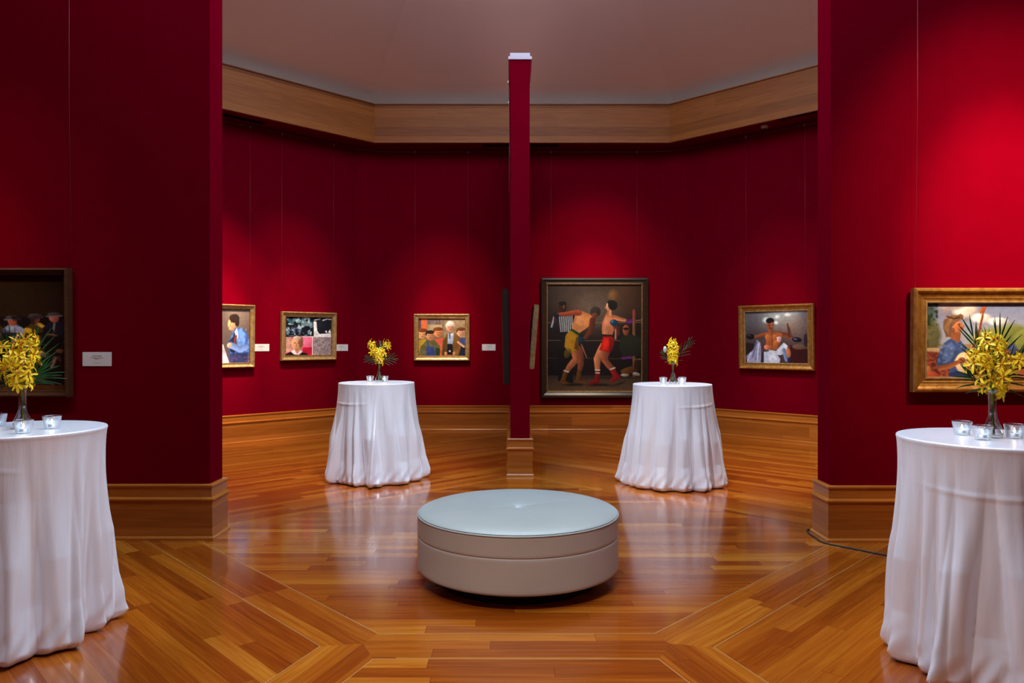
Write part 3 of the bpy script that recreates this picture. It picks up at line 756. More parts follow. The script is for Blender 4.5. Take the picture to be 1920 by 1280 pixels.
def canvas_mesh(w_, h_, W, H, img, tf, parent):
    nx, ny = W, H; vs = []
    for j in range(ny):
        for i in range(nx): vs.append(tf((i / (nx - 1) - .5) * w_, (.5 - j / (ny - 1)) * h_, .012))
    fs = [(j * nx + i, (j + 1) * nx + i, (j + 1) * nx + i + 1, j * nx + i + 1) for j in range(ny - 1) for i in range(nx - 1)]
    # stretcher sides so that the canvas has thickness
    b0 = len(vs); fr = [(-.5, -.5), (.5, -.5), (.5, .5), (-.5, .5)]
    for a, b in fr: vs.append(tf(a * w_, b * h_, -.0035))
    fs.append((b0, b0 + 1, b0 + 2, b0 + 3))
    corners = [(ny - 1) * nx, ny * nx - 1, nx - 1, 0]
    for k in range(4): k2 = (k + 1) % 4; fs.append((corners[k], corners[k2], b0 + k2, b0 + k))
    o = mesh('canvas', vs, fs, M['paint'], parent)
    at = o.data.color_attributes.new('paint', 'FLOAT_COLOR', 'POINT'); buf = np.full((len(vs), 4), .3, np.float32); buf[:, 3] = 1
    buf[:nx * ny, :3] = img.reshape(-1, 3); at.data.foreach_set('color', buf.ravel())
    return o
def picture(label, p0, p1, z0, z1, fw, prof, fmat, img, tilt, wires, group=None, railz=4.735, mat2=None, gap=.012, wire_hook=True, wy=-.06):
    """p0, p1: left and right outer frame edges on the wall (as seen from the room); tilt: degrees the top leans out"""
    a = Vector(p0); b = Vector(p1); d = (b - a).normalized(); c = (a + b) / 2; W_ = (b - a).length; H_ = z1 - z0; nrm = Vector((d.y, -d.x))
    t = thing('framed_painting', label, 'painting', (c.x, c.y, z0), math.atan2(d.y, d.x), group)   # local -Y faces the room
    tl = R(tilt)
    def tf(x, z, dep):   # x across, z measured from the centre, dep out of the wall
        zz = z + H_ / 2; return (x, -(gap + dep * math.cos(tl) + zz * math.sin(tl)), zz * math.cos(tl) - dep * math.sin(tl))
    # frame
    n = len(prof); vs, fs = [], []; cs = [(-1, -1), (1, -1), (1, 1), (-1, 1)]
    for sx, sz in cs:
        for (o_, dep) in prof: vs.append(tf(sx * (W_ / 2 - o_ * fw), sz * (H_ / 2 - o_ * fw), dep))
    for k in range(4):
        k2 = (k + 1) % 4
        for i in range(n - 1): fs.append((k * n + i, k2 * n + i, k2 * n + i + 1, k * n + i + 1))
    bm = bmesh.new(); V = [bm.verts.new(v) for v in vs]
    for f in fs: bm.faces.new([V[i] for i in f])
    fr = bm_obj('frame', bm, fmat, t, smooth=False)
    ls = .012
    if mat2:
        vs, fs = [], []; pr2 = [(.93, prof[-3][1] + .001), (.97, prof[-3][1] + .006), (1.06, prof[-3][1] + .004), (1.10, .010)]
        for sx, sz in cs:
            for (o_, dep) in pr2: vs.append(tf(sx * (W_ / 2 - o_ * fw), sz * (H_ / 2 - o_ * fw), dep))
        for k in range(4):
            k2 = (k + 1) % 4
            for i in range(3): fs.append((k * 4 + i, k2 * 4 + i, k2 * 4 + i + 1, k * 4 + i + 1))
        bm = bmesh.new(); V = [bm.verts.new(v) for v in vs]
        for f in fs: bm.faces.new([V[i] for i in f])
        bm_obj('inner_lip', bm, mat2, t, smooth=False)
    if img is not None:
        im = img; canvas_mesh(W_ - 2 * fw * .96, H_ - 2 * fw * .96, im.shape[1], im.shape[0], im, tf, t)
    for wx in wires:
        top = railz - z0; y = wy
        zt = H_ * math.cos(tl) - .03
        wr = tube('hanging_wire', [(wx, y + .03, zt), (wx, y, top * .5 + zt * .5), (wx, y, top)], .0010, M['wire'], t, n=5)
        if wire_hook:
            hk = tube('hook', [(wx, y - .012, top - .03), (wx, y - .012, top + .012), (wx, y, top + .018), (wx, y + .010, top + .006)], .0045, M['hook'], wr, n=6)
    return t
GP = [(0, 0), (0, .050), (.10, .062), (.22, .064), (.30, .052), (.42, .044), (.62, .036), (.74, .036), (.80, .030), (.90, .030), (1.0, .024), (1.02, .010)]
DP = [(0, 0), (0, .060), (.12, .075), (.30, .078), (.45, .060), (.75, .038), (.85, .040), (.93, .036), (1.0, .028), (1.02, .010)]
# points on the slanting far walls
def wl(px):  # north-west wall, y - x = 15.2
    s = (px - 960) / F; y = 15.2 / (1 - s); return (s * y, y)
def wr_(px):  # north-east wall, y + x = 15.53
    s = (px - 960) / F; y = 15.53 / (1 + s); return (s * y, y)
def wb(px): return ((px - 960) / F * 12.75, 12.75)
def off(p, n, d): return (p[0] + n[0] * d, p[1] + n[1] * d)

SK = (214, 160, 118); SKD = (150, 92, 58)
def face(cx, cy, r, skin, hair, dark=False):
    return [('e', cx, cy, r * .8, r, 0, skin), ('e', cx, cy - r * .80, r * .86, r * .42, 0, hair), ('e', cx - r * .75, cy - r * .45, r * .16, r * .42, 0, hair), ('e', cx + r * .30, cy + r * .2, r * .4, r * .6, 0, tuple(c * .82 for c in skin), .6, .7), ('e', cx - r * .33, cy - r * .06, r * .15, r * .06, 0, (96, 58, 44)), ('e', cx + r * .33, cy - r * .06, r * .15, r * .06, 0, (96, 58, 44)),
            ('l', [(cx, cy), (cx + r * .05, cy + r * .28)], r * .06, tuple(int(c * .75) for c in skin)), ('e', cx, cy + r * .52, r * .25, r * .08, 0, (150, 70, 60))]
def affine(ops, k, x0):
    out = []
    for op in ops:
        o = list(op)
        if o[0] == 'e': o[1] = x0 + k * o[1]; o[3] *= k
        elif o[0] in 'pl': o[1] = [(x0 + k * x, y) for x, y in o[1]]
        elif o[0] == 'n': o[1] = x0 + k * o[1]; o[3] = x0 + k * o[3]; o[5] = max(4, int(o[5] / k))
        out.append(tuple(o))
    return out
# --- man in a blue jacket
opsA = [('g', 0, 1, (112, 96, 88), (80, 66, 66)), ('e', .75, .12, .35, .2, 0, (150, 130, 118), .5, 1.0),
        ('p', [(0.0, 1), (0, .74), (.12, .62), (.25, .66), (.42, 1)], (200, 205, 215)), ('e', .05, .62, .14, .1, 20, (190, 150, 130)),
        ('p', [(.42, 1), (.38, .60), (.48, .48), (.58, .36), (.74, .34), (.88, .42), (.96, .54), (.98, .72), (.94, 1)], (62, 98, 176)),
        ('p', [(.60, .40), (.74, .36), (.86, .46), (.84, .70), (.72, .80), (.60, .60)], (92, 136, 212)), ('n', .45, .35, .97, 1, 26, 26, (130, 165, 230), .62, .6),
        ('p', [(.50, .52), (.57, .40), (.62, .60), (.56, .82), (.44, .78), (.38, .60)], (32, 40, 66)), ('p', [(.56, .42), (.62, .36), (.66, .52), (.61, .56)], (236, 236, 236)),
        ('l', [(.60, .50), (.57, .60), (.58, .70)], .018, (120, 48, 36)),
        ('e', .50, .27, .13, .13, 12, (216, 158, 118)), ('e', .42, .30, .03, .03, 0, (216, 158, 118)), ('e', .545, .18, .14, .08, 15, (48, 34, 28)), ('e', .62, .24, .06, .09, 0, (48, 34, 28)),
        ('e', .38, .345, .02, .012, 0, (150, 80, 60)), ('e', .46, .25, .018, .01, 0, (40, 30, 25)), ('l', [(.44, .66), (.70, .74), (.86, .70)], .055, (110, 140, 205)), ('e', .41, .665, .06, .045, 20, (222, 160, 120)),
        ('e', .10, .32, .07, .10, 0, (205, 150, 112)), ('p', [(.42, .82), (.94, .80), (.95, 1), (.42, 1)], (44, 58, 104)), ('n', .4, .8, .95, 1, 24, 40, (120, 70, 120), .6, .5)]
# --- four panels with a grey haired sitter in a dark jersey
opsB = [('p', [(0, 0), (1, 0), (1, .52), (0, .52)], (22, 26, 34)), ('n', 0, 0, .58, .5, 16, 12, (108, 140, 150), .56, .9), ('n', 0, 0, .56, .5, 24, 20, (176, 204, 214), .66, .95),
        ('n', 0, .28, .4, .5, 20, 26, (92, 104, 150), .6, .8), ('e', .46, .30, .07, .06, 0, (20, 18, 28)), ('e', .13, .14, .07, .05, 30, (40, 84, 100), .8), ('e', .28, .12, .06, .05, 0, (150, 190, 200), .8),
        ('p', [(.6, .12), (.66, .12), (.68, .36), (.73, .44), (.98, .42), (.98, .50), (.61, .50)], (226, 230, 234)), ('p', [(.84, .38), (.88, .30), (.9, .42)], (226, 230, 234)), ('p', [(.92, .40), (.96, .32), (.98, .42)], (226, 230, 234)),
        ('e', .80, .22, .13, .17, 0, (24, 28, 36)), ('l', [(.80, .09), (.88, .05), (1, .06)], .016, (210, 218, 222)), ('l', [(.62, .09), (.74, .05)], .012, (200, 210, 216)),
        ('p', [(0, .52), (.58, .52), (.58, 1), (0, 1)], (224, 92, 128)), ('p', [(.38, .78), (.58, .78), (.58, 1), (.38, 1)], (188, 26, 58)), ('e', .46, .66, .1, .1, 0, (240, 130, 160), .6, .8),
        ('p', [(0, .52), (.15, .52), (.2, .8), (0, .94)], (190, 138, 124)), ('n', 0, .52, .2, 1, 24, 24, (210, 170, 150), .6, .7),
        ('p', [(.60, .51), (1, .51), (1, 1), (.60, 1)], (150, 136, 140)), ('n', .6, .51, 1, 1, 46, 46, (104, 88, 104), .5, .75), ('n', .6, .51, 1, 1, 60, 60, (190, 176, 176), .62, .7),
        ('l', [(.583, .51), (.583, 1)], .011, (236, 226, 228)), ('l', [(.3, .515), (1, .505)], .010, (232, 226, 228)),
        ('e', .26, .70, .115, .20, 0, (206, 146, 106)), ('e', .33, .64, .05, .15, 0, (110, 72, 54), .8, .4), ('e', .26, .545, .085, .05, 0, (190, 168, 148)), ('e', .21, .67, .02, .012, 0, (70, 45, 40)), ('e', .29, .67, .02, .012, 0, (70, 45, 40)),
        ('l', [(.25, .68), (.24, .77)], .008, (150, 96, 70)), ('e', .25, .83, .035, .010, 0, (140, 70, 60)), ('p', [(.14, .88), (.2, .84), (.26, .95), (.33, .84), (.37, .89), (.28, 1), (.2, 1)], (214, 214, 218)),
        ('p', [(0, 1), (.02, .95), (.13, .89), (.2, .96), (.3, .97), (.36, .90), (.47, .94), (.5, 1)], (26, 20, 24))]
# --- old man with a group of youngsters
opsC = [('g', 0, 1, (150, 124, 96), (110, 80, 56)), ('p', [(.06, 0), (.18, 0), (.18, .35), (.07, .35)], (222, 106, 60)), ('p', [(0, 0), (.06, 0), (.06, .5), (0, .5)], (92, 74, 90)), ('p', [(.2, 0), (.48, 0), (.48, .16), (.2, .16)], (120, 104, 104)),
        ('l', [(.39, 0), (.39, .2)], .008, (80, 60, 50)), ('l', [(.45, 0), (.45, .3)], .008, (86, 68, 54)), ('p', [(.2, .18), (.5, .18), (.5, .45), (.2, .45)], (176, 160, 124)), ('p', [(.54, 0), (1, 0), (1, .5), (.54, .5)], (164, 140, 108)), ('l', [(.525, 0), (.525, .4)], .012, (120, 110, 90)),
        ('p', [(0, .58), (.16, .55), (.2, 1), (0, 1)], (190, 156, 40)), ('p', [(.34, .55), (.52, .52), (.56, 1), (.34, 1)], (204, 88, 66)), ('p', [(.82, .55), (1, .5), (1, 1), (.84, 1)], (56, 84, 150)), ('p', [(.86, .74), (1, .74), (1, 1), (.84, 1)], (26, 32, 56)),
        ('p', [(0, 1), (.06, .72), (.18, .58), (.36, .58), (.46, .72), (.46, 1)], (96, 92, 56)), ('p', [(.17, 1), (.17, .74), (.34, .74), (.36, 1)], (48, 64, 128)), ('l', [(.19, .6), (.21, .75)], .014, (48, 64, 128)), ('p', [(.37, .75), (.46, .8), (.44, 1), (.36, 1)], (36, 60, 36)),
        ('p', [(.48, 1), (.52, .56), (.60, .42), (.66, .38), (.76, .38), (.86, .46), (.90, .76), (.84, 1)], (122, 84, 36)), ('p', [(.50, .98), (.53, .6), (.60, .5), (.60, .95)], (84, 60, 28)), ('p', [(.62, .40), (.76, .40), (.72, .70), (.62, .68)], (150, 170, 200)), ('p', [(.63, .37), (.67, .44), (.74, .37), (.71, .48)], (236, 230, 226)),
        ('l', [(.66, .42), (.665, .54)], .012, (90, 30, 30)), ('p', [(.61, .67), (.72, .67), (.74, .95), (.60, .95)], (20, 18, 34)), ('e', .665, .86, .02, .022, 0, (210, 205, 190)), ('e', .58, .92, .03, .05, 0, (190, 130, 90)), ('e', .755, .92, .03, .05, 0, (190, 130, 90)), ('l', [(.84, .62), (.96, .74)], .028, (214, 160, 126))]
opsC += [('e', .675, .20, .095, .12, 0, (222, 214, 206))] + face(.675, .25, .105, (206, 150, 120), (232, 222, 214)) + face(.08, .42, .12, (214, 162, 112), (120, 60, 24)) + face(.255, .46, .115, (196, 136, 96), (44, 26, 22)) + face(.42, .38, .115, (206, 134, 84), (120, 62, 24)) + face(.90, .38, .11, (208, 156, 124), (104, 62, 36))
# --- two boxers and a referee
opsD = [('g', 0, .62, (66, 50, 44), (40, 30, 30)), ('g', .62, .85, (36, 26, 28), (30, 22, 22)), ('g', .85, 1, (96, 78, 60), (130, 106, 80)), ('e', .52, .18, .42, .20, 0, (124, 108, 94), .55, 1.2), ('e', .54, .3, .22, .16, 0, (150, 140, 126), .45, 1.2), ('e', .70, .11, .05, .05, 0, (156, 116, 60), .7, .8), ('e', .92, .1, .16, .2, 0, (110, 66, 30), .5, 1.2),
        ('e', .5, .86, .5, .02, 0, (60, 48, 42), .6, 1.0), ('l', [(0, .36), (1, .355)], .0035, (150, 130, 100)), ('l', [(0, .525), (1, .525)], .0035, (128, 110, 86)), ('l', [(0, .69), (1, .69)], .0035, (90, 76, 62)), ('l', [(.9, .35), (1, .33)], .0035, (190, 160, 90)), ('l', [(.9, .70), (1, .70)], .0035, (190, 150, 80)),
        ('l', [(.915, .25), (.915, .36)], .014, (170, 88, 74)), ('l', [(.915, .36), (.915, .85)], .013, (150, 112, 74)), ('l', [(.85, .35), (.88, .345)], .020, (120, 60, 140)), ('l', [(.80, .52), (.88, .52)], .015, (140, 66, 160)), ('l', [(.80, .685), (.88, .68)], .014, (128, 58, 150)),
        ('p', [(.76, .6), (.78, .48), (.86, .46), (.98, .5), (1, .66), (.8, .68)], (52, 56, 42)), ('e', .83, .43, .035, .05, 0, (160, 96, 66)), ('e', .83, .42, .03, .012, 0, (40, 26, 24)), ('e', .87, .80, .10, .035, -10, (120, 76, 36)), ('e', .82, .845, .045, .014, 0, (196, 186, 172)), ('e', .94, .835, .04, .014, 10, (190, 178, 164)), ('e', .95, .75, .04, .05, 0, (70, 44, 28)),
        # referee
        ('p', [(.14, .45), (.13, .30), (.20, .26), (.30, .30), (.32, .5), (.28, .62), (.16, .62)], (30, 30, 42)), ('p', [(.04, .34), (.10, .27), (.16, .30), (.12, .38), (.05, .42)], (44, 54, 84)), ('l', [(.08, .30), (.05, .40)], .008, (190, 200, 215))]
opsD += [('l', [(.135 + .022 * k, .30), (.15 + .02 * k, .44)], .0055, (196, 204, 218)) for k in range(7)]
opsD += [('e', .165, .22, .042, .048, 0, (74, 40, 30)), ('e', .165, .185, .04, .022, 0, (22, 16, 16)), ('e', .18, .215, .012, .02, 0, (130, 76, 56)), ('p', [(.12, .6), (.28, .6), (.28, .92), (.12, .9)], (20, 17, 24)), ('e', .09, .34, .02, .025, 0, (90, 52, 38)),
        # boxer in yellow: legs, shorts, torso
        ('l', [(.30, .60), (.31, .70), (.24, .77), (.19, .84)], [.045, .034, .028, .018], (190, 124, 92)), ('l', [(.34, .62), (.36, .74), (.34, .83)], [.040, .030, .018], (150, 92, 66)), ('l', [(.20, .82), (.17, .90), (.23, .925)], [.022, .022, .014], (130, 88, 30)), ('l', [(.34, .82), (.335, .90), (.40, .90)], [.02, .02, .012], (124, 82, 26)), ('l', [(.185, .805), (.225, .815)], .008, (225, 215, 205)),
        ('e', .28, .935, .10, .012, 0, (30, 24, 22), .7, .8), ('e', .55, .935, .12, .012, 0, (34, 28, 24), .7, .8), ('e', .74, .93, .08, .010, -20, (60, 48, 38), .7, .8),
        ('p', [(.20, .48), (.25, .42), (.34, .47), (.31, .62), (.24, .64), (.19, .58)], (188, 146, 36)), ('p', [(.31, .50), (.34, .47), (.33, .62), (.29, .60)], (120, 92, 24)), ('e', .22, .64, .035, .05, 20, (120, 110, 36), .8), ('p', [(.24, .425), (.29, .405), (.35, .455), (.33, .48)], (16, 92, 60)),
        ('p', [(.26, .41), (.31, .27), (.36, .25), (.45, .28), (.50, .33), (.47, .37), (.40, .42), (.34, .455)], (214, 152, 104)), ('p', [(.30, .36), (.34, .28), (.40, .29), (.36, .40)], (230, 172, 124), .8), ('l', [(.34, .27), (.24, .275), (.12, .29)], [.028, .022, .016], (176, 92, 62)), ('e', .10, .30, .03, .022, 0, (40, 46, 70)),
        ('l', [(.48, .34), (.46, .44), (.40, .50)], [.03, .025, .018], (120, 66, 46)), ('e', .36, .52, .035, .028, 10, (22, 70, 96)), ('e', .51, .26, .055, .045, 15, (70, 62, 60)), ('e', .50, .295, .03, .026, 0, (130, 78, 58)), ('l', [(.36, .56), (.42, .68)], .005, (180, 130, 110)),
        # boxer in red
        ('l', [(.60, .58), (.53, .69), (.535, .82)], [.045, .032, .020], (214, 148, 112)), ('l', [(.63, .60), (.60, .70), (.66, .76), (.70, .80)], [.045, .030, .028, .020], (170, 104, 78)), ('l', [(.535, .82), (.53, .90), (.45, .925)], [.022, .024, .014], (150, 26, 36)), ('l', [(.69, .80), (.74, .86), (.68, .90)], [.022, .026, .015], (170, 26, 40)), ('l', [(.515, .80), (.555, .80)], .007, (235, 225, 215)), ('l', [(.515, .825), (.555, .825)], .005, (235, 225, 215)), ('l', [(.67, .79), (.71, .775)], .007, (235, 225, 215)),
        ('p', [(.59, .49), (.68, .48), (.71, .52), (.70, .58), (.66, .64), (.55, .61)], (196, 30, 18)), ('p', [(.60, .50), (.65, .50), (.64, .62), (.58, .61)], (232, 56, 24), .8), ('p', [(.66, .5), (.71, .52), (.69, .62), (.66, .64)], (120, 16, 20), .8), ('l', [(.59, .48), (.69, .475)], .011, (60, 24, 50)),
        ('p', [(.58, .47), (.58, .36), (.62, .28), (.65, .26), (.70, .31), (.72, .36), (.69, .47)], (216, 148, 112)), ('p', [(.60, .46), (.60, .34), (.63, .30), (.64, .45)], (232, 168, 132), .8), ('l', [(.64, .30), (.72, .315), (.82, .335)], [.022, .022, .015], (216, 146, 108)), ('l', [(.72, .38), (.74, .46), (.72, .50)], [.026, .022, .012], (120, 66, 54)), ('e', .705, .36, .042, .03, 0, (24, 84, 120)), ('e', .69, .35, .012, .01, 0, (90, 150, 180)), ('l', [(.72, .42), (.725, .51)], .006, (210, 170, 150)),
        ('l', [(.655, .28), (.65, .22)], .020, (226, 164, 128)), ('e', .655, .21, .034, .042, 10, (230, 172, 136)), ('e', .69, .20, .048, .045, 0, (26, 22, 26)), ('e', .675, .175, .04, .022, 0, (30, 26, 30)), ('e', .622, .225, .012, .008, 0, (220, 160, 124))]
# --- seated boxer with his trainer
opsE = [('g', 0, 1, (108, 94, 92), (62, 46, 44)), ('e', .62, .06, .50, .22, -8, (176, 190, 190), .8, 1.2), ('e', .10, .1, .25, .5, 0, (58, 54, 62), .6, 1.2), ('e', .98, .3, .12, .4, 0, (70, 60, 66), .7, 1.2), ('e', .35, .18, .05, .05, 0, (214, 232, 232), .8, 1.0), ('e', .53, .12, .035, .03, 0, (250, 255, 255), 1, .9), ('e', .69, .09, .045, .03, 0, (250, 255, 255), 1, .9), ('e', .51, .23, .03, .03, 0, (240, 250, 250), 1, .9), ('e', .75, .02, .16, .04, 0, (220, 236, 236), .7, .9),
        ('e', .8, .32, .22, .2, 0, (176, 140, 116), .35, 1.2), ('p', [(.70, 1), (.72, .64), (.82, .70), (1, .72), (1, 1)], (56, 18, 18)), ('p', [(0, 1), (0, .6), (.14, .62), (.3, .8), (.28, 1)], (40, 28, 30)), ('e', .85, .68, .10, .05, 0, (110, 80, 60), .8), ('e', .95, .56, .03, .12, 0, (44, 28, 34)),
        ('l', [(.42, .44), (.30, .46), (.17, .50)], [.045, .040, .030], (134, 72, 42)), ('l', [(.54, .44), (.66, .47), (.74, .50)], [.045, .040, .034], (120, 62, 38)), ('l', [(.72, .48), (.705, .38), (.685, .30)], [.030, .024, .016], (92, 50, 34)), ('l', [(.685, .33), (.68, .25)], .010, (100, 56, 38)),
        ('p', [(.33, .42), (.40, .39), (.50, .39), (.60, .43), (.585, .55), (.54, .66), (.52, .74), (.34, .74), (.34, .60)], (158, 86, 46)), ('e', .38, .50, .05, .05, 0, (190, 108, 58), .8, .6), ('e', .48, .50, .05, .05, 0, (186, 104, 56), .8, .6), ('l', [(.44, .45), (.44, .68)], .006, (104, 52, 28)), ('e', .50, .60, .04, .05, 0, (196, 112, 52), .7, .6), ('l', [(.415, .36), (.42, .40)], .040, (140, 76, 44)),
        ('e', .41, .27, .058, .085, 0, (132, 72, 44)), ('e', .41, .19, .062, .05, 0, (22, 18, 20)), ('e', .44, .27, .02, .05, 0, (176, 104, 66), .8, .6), ('e', .39, .27, .012, .008, 0, (30, 18, 14)), ('e', .435, .27, .012, .008, 0, (30, 18, 14)), ('e', .41, .325, .02, .008, 0, (90, 40, 32)),
        ('e', .09, .49, .065, .055, 0, (24, 18, 26)), ('e', .82, .55, .075, .045, 8, (26, 18, 30)), ('e', .80, .54, .03, .014, 10, (110, 100, 130), .8), ('e', .08, .47, .02, .012, 0, (90, 80, 110), .8),
        ('p', [(.04, 1), (.02, .86), (.14, .74), (.20, .55), (.25, .60), (.27, .80), (.25, 1)], (150, 152, 186)), ('l', [(.20, .58), (.12, .88)], .010, (88, 90, 124)), ('l', [(.23, .62), (.2, .95)], .010, (206, 210, 234)), ('l', [(.1, .8), (.05, .95)], .012, (200, 204, 226)),
        ('p', [(.30, 1), (.31, .78), (.48, .76), (.56, .90), (.55, 1)], (176, 188, 214)), ('p', [(.36, .80), (.48, .79), (.52, .98), (.40, .98)], (214, 222, 238), .8), ('p', [(.38, .74), (.50, .76), (.62, .60), (.68, .66), (.66, .80), (.56, .84), (.40, .80)], (206, 216, 230)), ('l', [(.62, .74), (.66, .92)], .034, (110, 128, 170)), ('e', .70, .92, .03, .04, 0, (30, 34, 70)),
        ('e', .545, .55, .035, .05, 0, (214, 150, 140)), ('e', .545, .51, .036, .02, 0, (200, 190, 190)), ('e', .355, .69, .045, .05, 0, (206, 118, 88)), ('e', .69, .79, .035, .09, -10, (178, 110, 72))]
# --- banjo player, under a blue sky
opsF = [('g', 0, .62, (108, 122, 168), (170, 170, 180)), ('g', .55, 1, (150, 120, 90), (120, 56, 44)), ('e', .34, .13, .18, .12, 0, (120, 112, 124), .9, .5), ('e', .42, .12, .12, .10, 0, (222, 216, 216), .9, .6), ('e', .27, .07, .12, .05, 0, (160, 152, 162), .8, .6), ('e', .58, .22, .1, .06, 0, (226, 222, 224), .9, .5), ('e', .75, .26, .1, .05, 0, (220, 216, 220), .9, .5),
        ('e', .06, .44, .11, .22, 0, (100, 98, 62), .95, .4), ('e', .78, .50, .3, .16, 0, (112, 118, 54), .95, .4), ('e', .9, .42, .16, .12, 0, (104, 112, 56), .95, .4), ('n', 0, 0, .14, .32, 40, 30, (36, 58, 38), .45, .95), ('e', .04, .14, .08, .18, 0, (36, 56, 36), .6, .8), ('n', 0, .30, .14, .62, 40, 40, (80, 84, 48), .5, .7), ('l', [(.04, .5), (.04, .75)], .006, (80, 62, 50)),
        ('p', [(0, .62), (1, .66), (1, 1), (0, 1)], (128, 60, 46)), ('n', 0, .62, 1, 1, 60, 46, (170, 92, 62), .5, .8), ('n', 0, .62, 1, 1, 70, 50, (80, 36, 40), .6, .8), ('e', .05, .88, .03, .05, 0, (190, 120, 80)), ('e', .08, .97, .08, .06, 0, (176, 80, 52)), ('p', [(.0, .6), (.16, .6), (.16, .66), (.0, .64)], (190, 160, 120)),
        ('p', [(.16, .86), (.13, .82), (.15, .68), (.20, .54), (.27, .48), (.36, .50), (.42, .58), (.46, .70), (.50, 1), (.26, 1), (.26, .86)], (62, 84, 140)), ('p', [(.18, .74), (.22, .58), (.28, .52), (.32, .60), (.27, .78)], (96, 124, 184), .8), ('n', .14, .5, .46, .8, 40, 40, (120, 146, 200), .62, .6), ('p', [(.26, .92), (.48, .88), (.50, 1), (.25, 1)], (40, 52, 96)),
        ('p', [(.24, .44), (.32, .34), (.37, .42), (.36, .54), (.30, .50)], (152, 88, 56)), ('e', .345, .335, .055, .075, 0, (176, 106, 68)), ('e', .395, .32, .014, .014, 0, (176, 104, 66)), ('e', .385, .355, .016, .01, 0, (130, 60, 46)), ('e', .29, .37, .018, .03, 0, (130, 70, 48)), ('e', .355, .30, .012, .008, 0, (40, 24, 20)),
        ('p', [(.195, .34), (.20, .24), (.27, .19), (.34, .18), (.37, .16), (.405, .19), (.39, .23), (.33, .27), (.28, .33), (.27, .46), (.22, .46)], (116, 82, 60)), ('p', [(.20, .34), (.25, .24), (.31, .20), (.26, .30), (.25, .44)], (150, 112, 82), .8), ('l', [(.23, .20), (.30, .23), (.36, .21)], .010, (66, 44, 36)),
        ('e', .415, .79, .10, .135, 10, (214, 182, 140)), ('e', .425, .80, .085, .115, 10, (222, 196, 158)), ('l', [(.44, .76), (.55, .44), (.595, .16)], .014, (120, 60, 34)), ('e', .595, .12, .024, .05, 15, (150, 76, 40)), ('e', .62, .09, .012, .014, 0, (150, 76, 40)), ('e', .575, .14, .012, .014, 0, (150, 76, 40)), ('l', [(.43, .78), (.59, .15)], .003, (230, 200, 160)),
        ('l', [(.17, .86), (.26, .84), (.36, .78)], [.034, .032, .024], (156, 92, 56)), ('e', .385, .765, .04, .04, 0, (150, 88, 54)), ('l', [(.37, .75), (.41, .78)], .008, (110, 60, 40)),
        ('e', .90, .62, .06, .07, 0, (60, 70, 120)), ('p', [(.82, .86), (.90, .78), (.99, .84), (1, 1), (.88, 1)], (170, 128, 40)), ('p', [(.78, .7), (.86, .66), (.9, .78), (.84, .88), (.76, .86)], (44, 30, 34)), ('e', .88, .73, .03, .05, 0, (190, 108, 84))]
# --- dark crowd scene, left wall
def figs():
    o = [('g', 0, .36, (30, 20, 10), (40, 26, 14)), ('g', .36, 1, (22, 14, 12), (30, 18, 12)), ('e', .5, .12, .5, .2, 0, (58, 38, 18), .5, 1.2), ('p', [(0, .93), (1, .95), (1, 1), (0, 1)], (86, 52, 24))]
    rs = random.Random(5)
    data = [(.06, .40, (200, 150, 30), (120, 70, 44)), (.16, .42, (180, 60, 40), (150, 90, 60)), (.27, .39, (70, 80, 110), (120, 76, 50)), (.38, .40, (210, 160, 40), (110, 64, 44)), (.48, .41, (60, 74, 120), (140, 84, 60)), (.60, .37, (222, 172, 40), (70, 44, 36)), (.72, .40, (150, 160, 200), (176, 90, 62)), (.84, .385, (216, 174, 44), (150, 80, 60)), (.94, .375, (30, 30, 48), (176, 100, 82))]
    for x, y, c, f in data:
        o += [('p', [(x - .07, y + .22), (x - .06, y + .08), (x - .02, y + .03), (x + .03, y + .03), (x + .07, y + .08), (x + .07, y + .22)], c), ('e', x, y, .026, .042, 0, f), ('e', x, y - .03, .034, .018, 0, (70, 62, 60)), ('l', [(x - .04, y - .012), (x + .04, y - .018)], .006, (120, 116, 128)), ('l', [(x, y + .05), (x - .01, y + .18)], .008, (rs.randint(90, 200),) * 3, .7)]
    o += [('n', 0, .36, 1, .62, 26, 12, (18, 14, 18), .5, .75)]
    for k in range(26):
        x = rs.random(); y = rs.uniform(.52, .88); c = rs.choice([(140, 90, 60), (110, 60, 44), (90, 84, 100), (170, 120, 70), (70, 40, 36)]); o.append(('e', x, y, rs.uniform(.015, .04), rs.uniform(.015, .035), rs.uniform(0, 90), c, .7, .5))
    o += [('l', [(.72, .60), (.84, .66), (.76, .76)], [.02, .018, .01], (176, 140, 122)), ('l', [(.84, .66), (.94, .72), (.92, .80)], [.02, .018, .01], (150, 120, 110)), ('e', .5, .72, .06, .06, 0, (70, 64, 84), .7, .6), ('n', 0, .5, 1, .92, 22, 20, (14, 9, 9), .42, .8)]
    return o
opsG = figs()

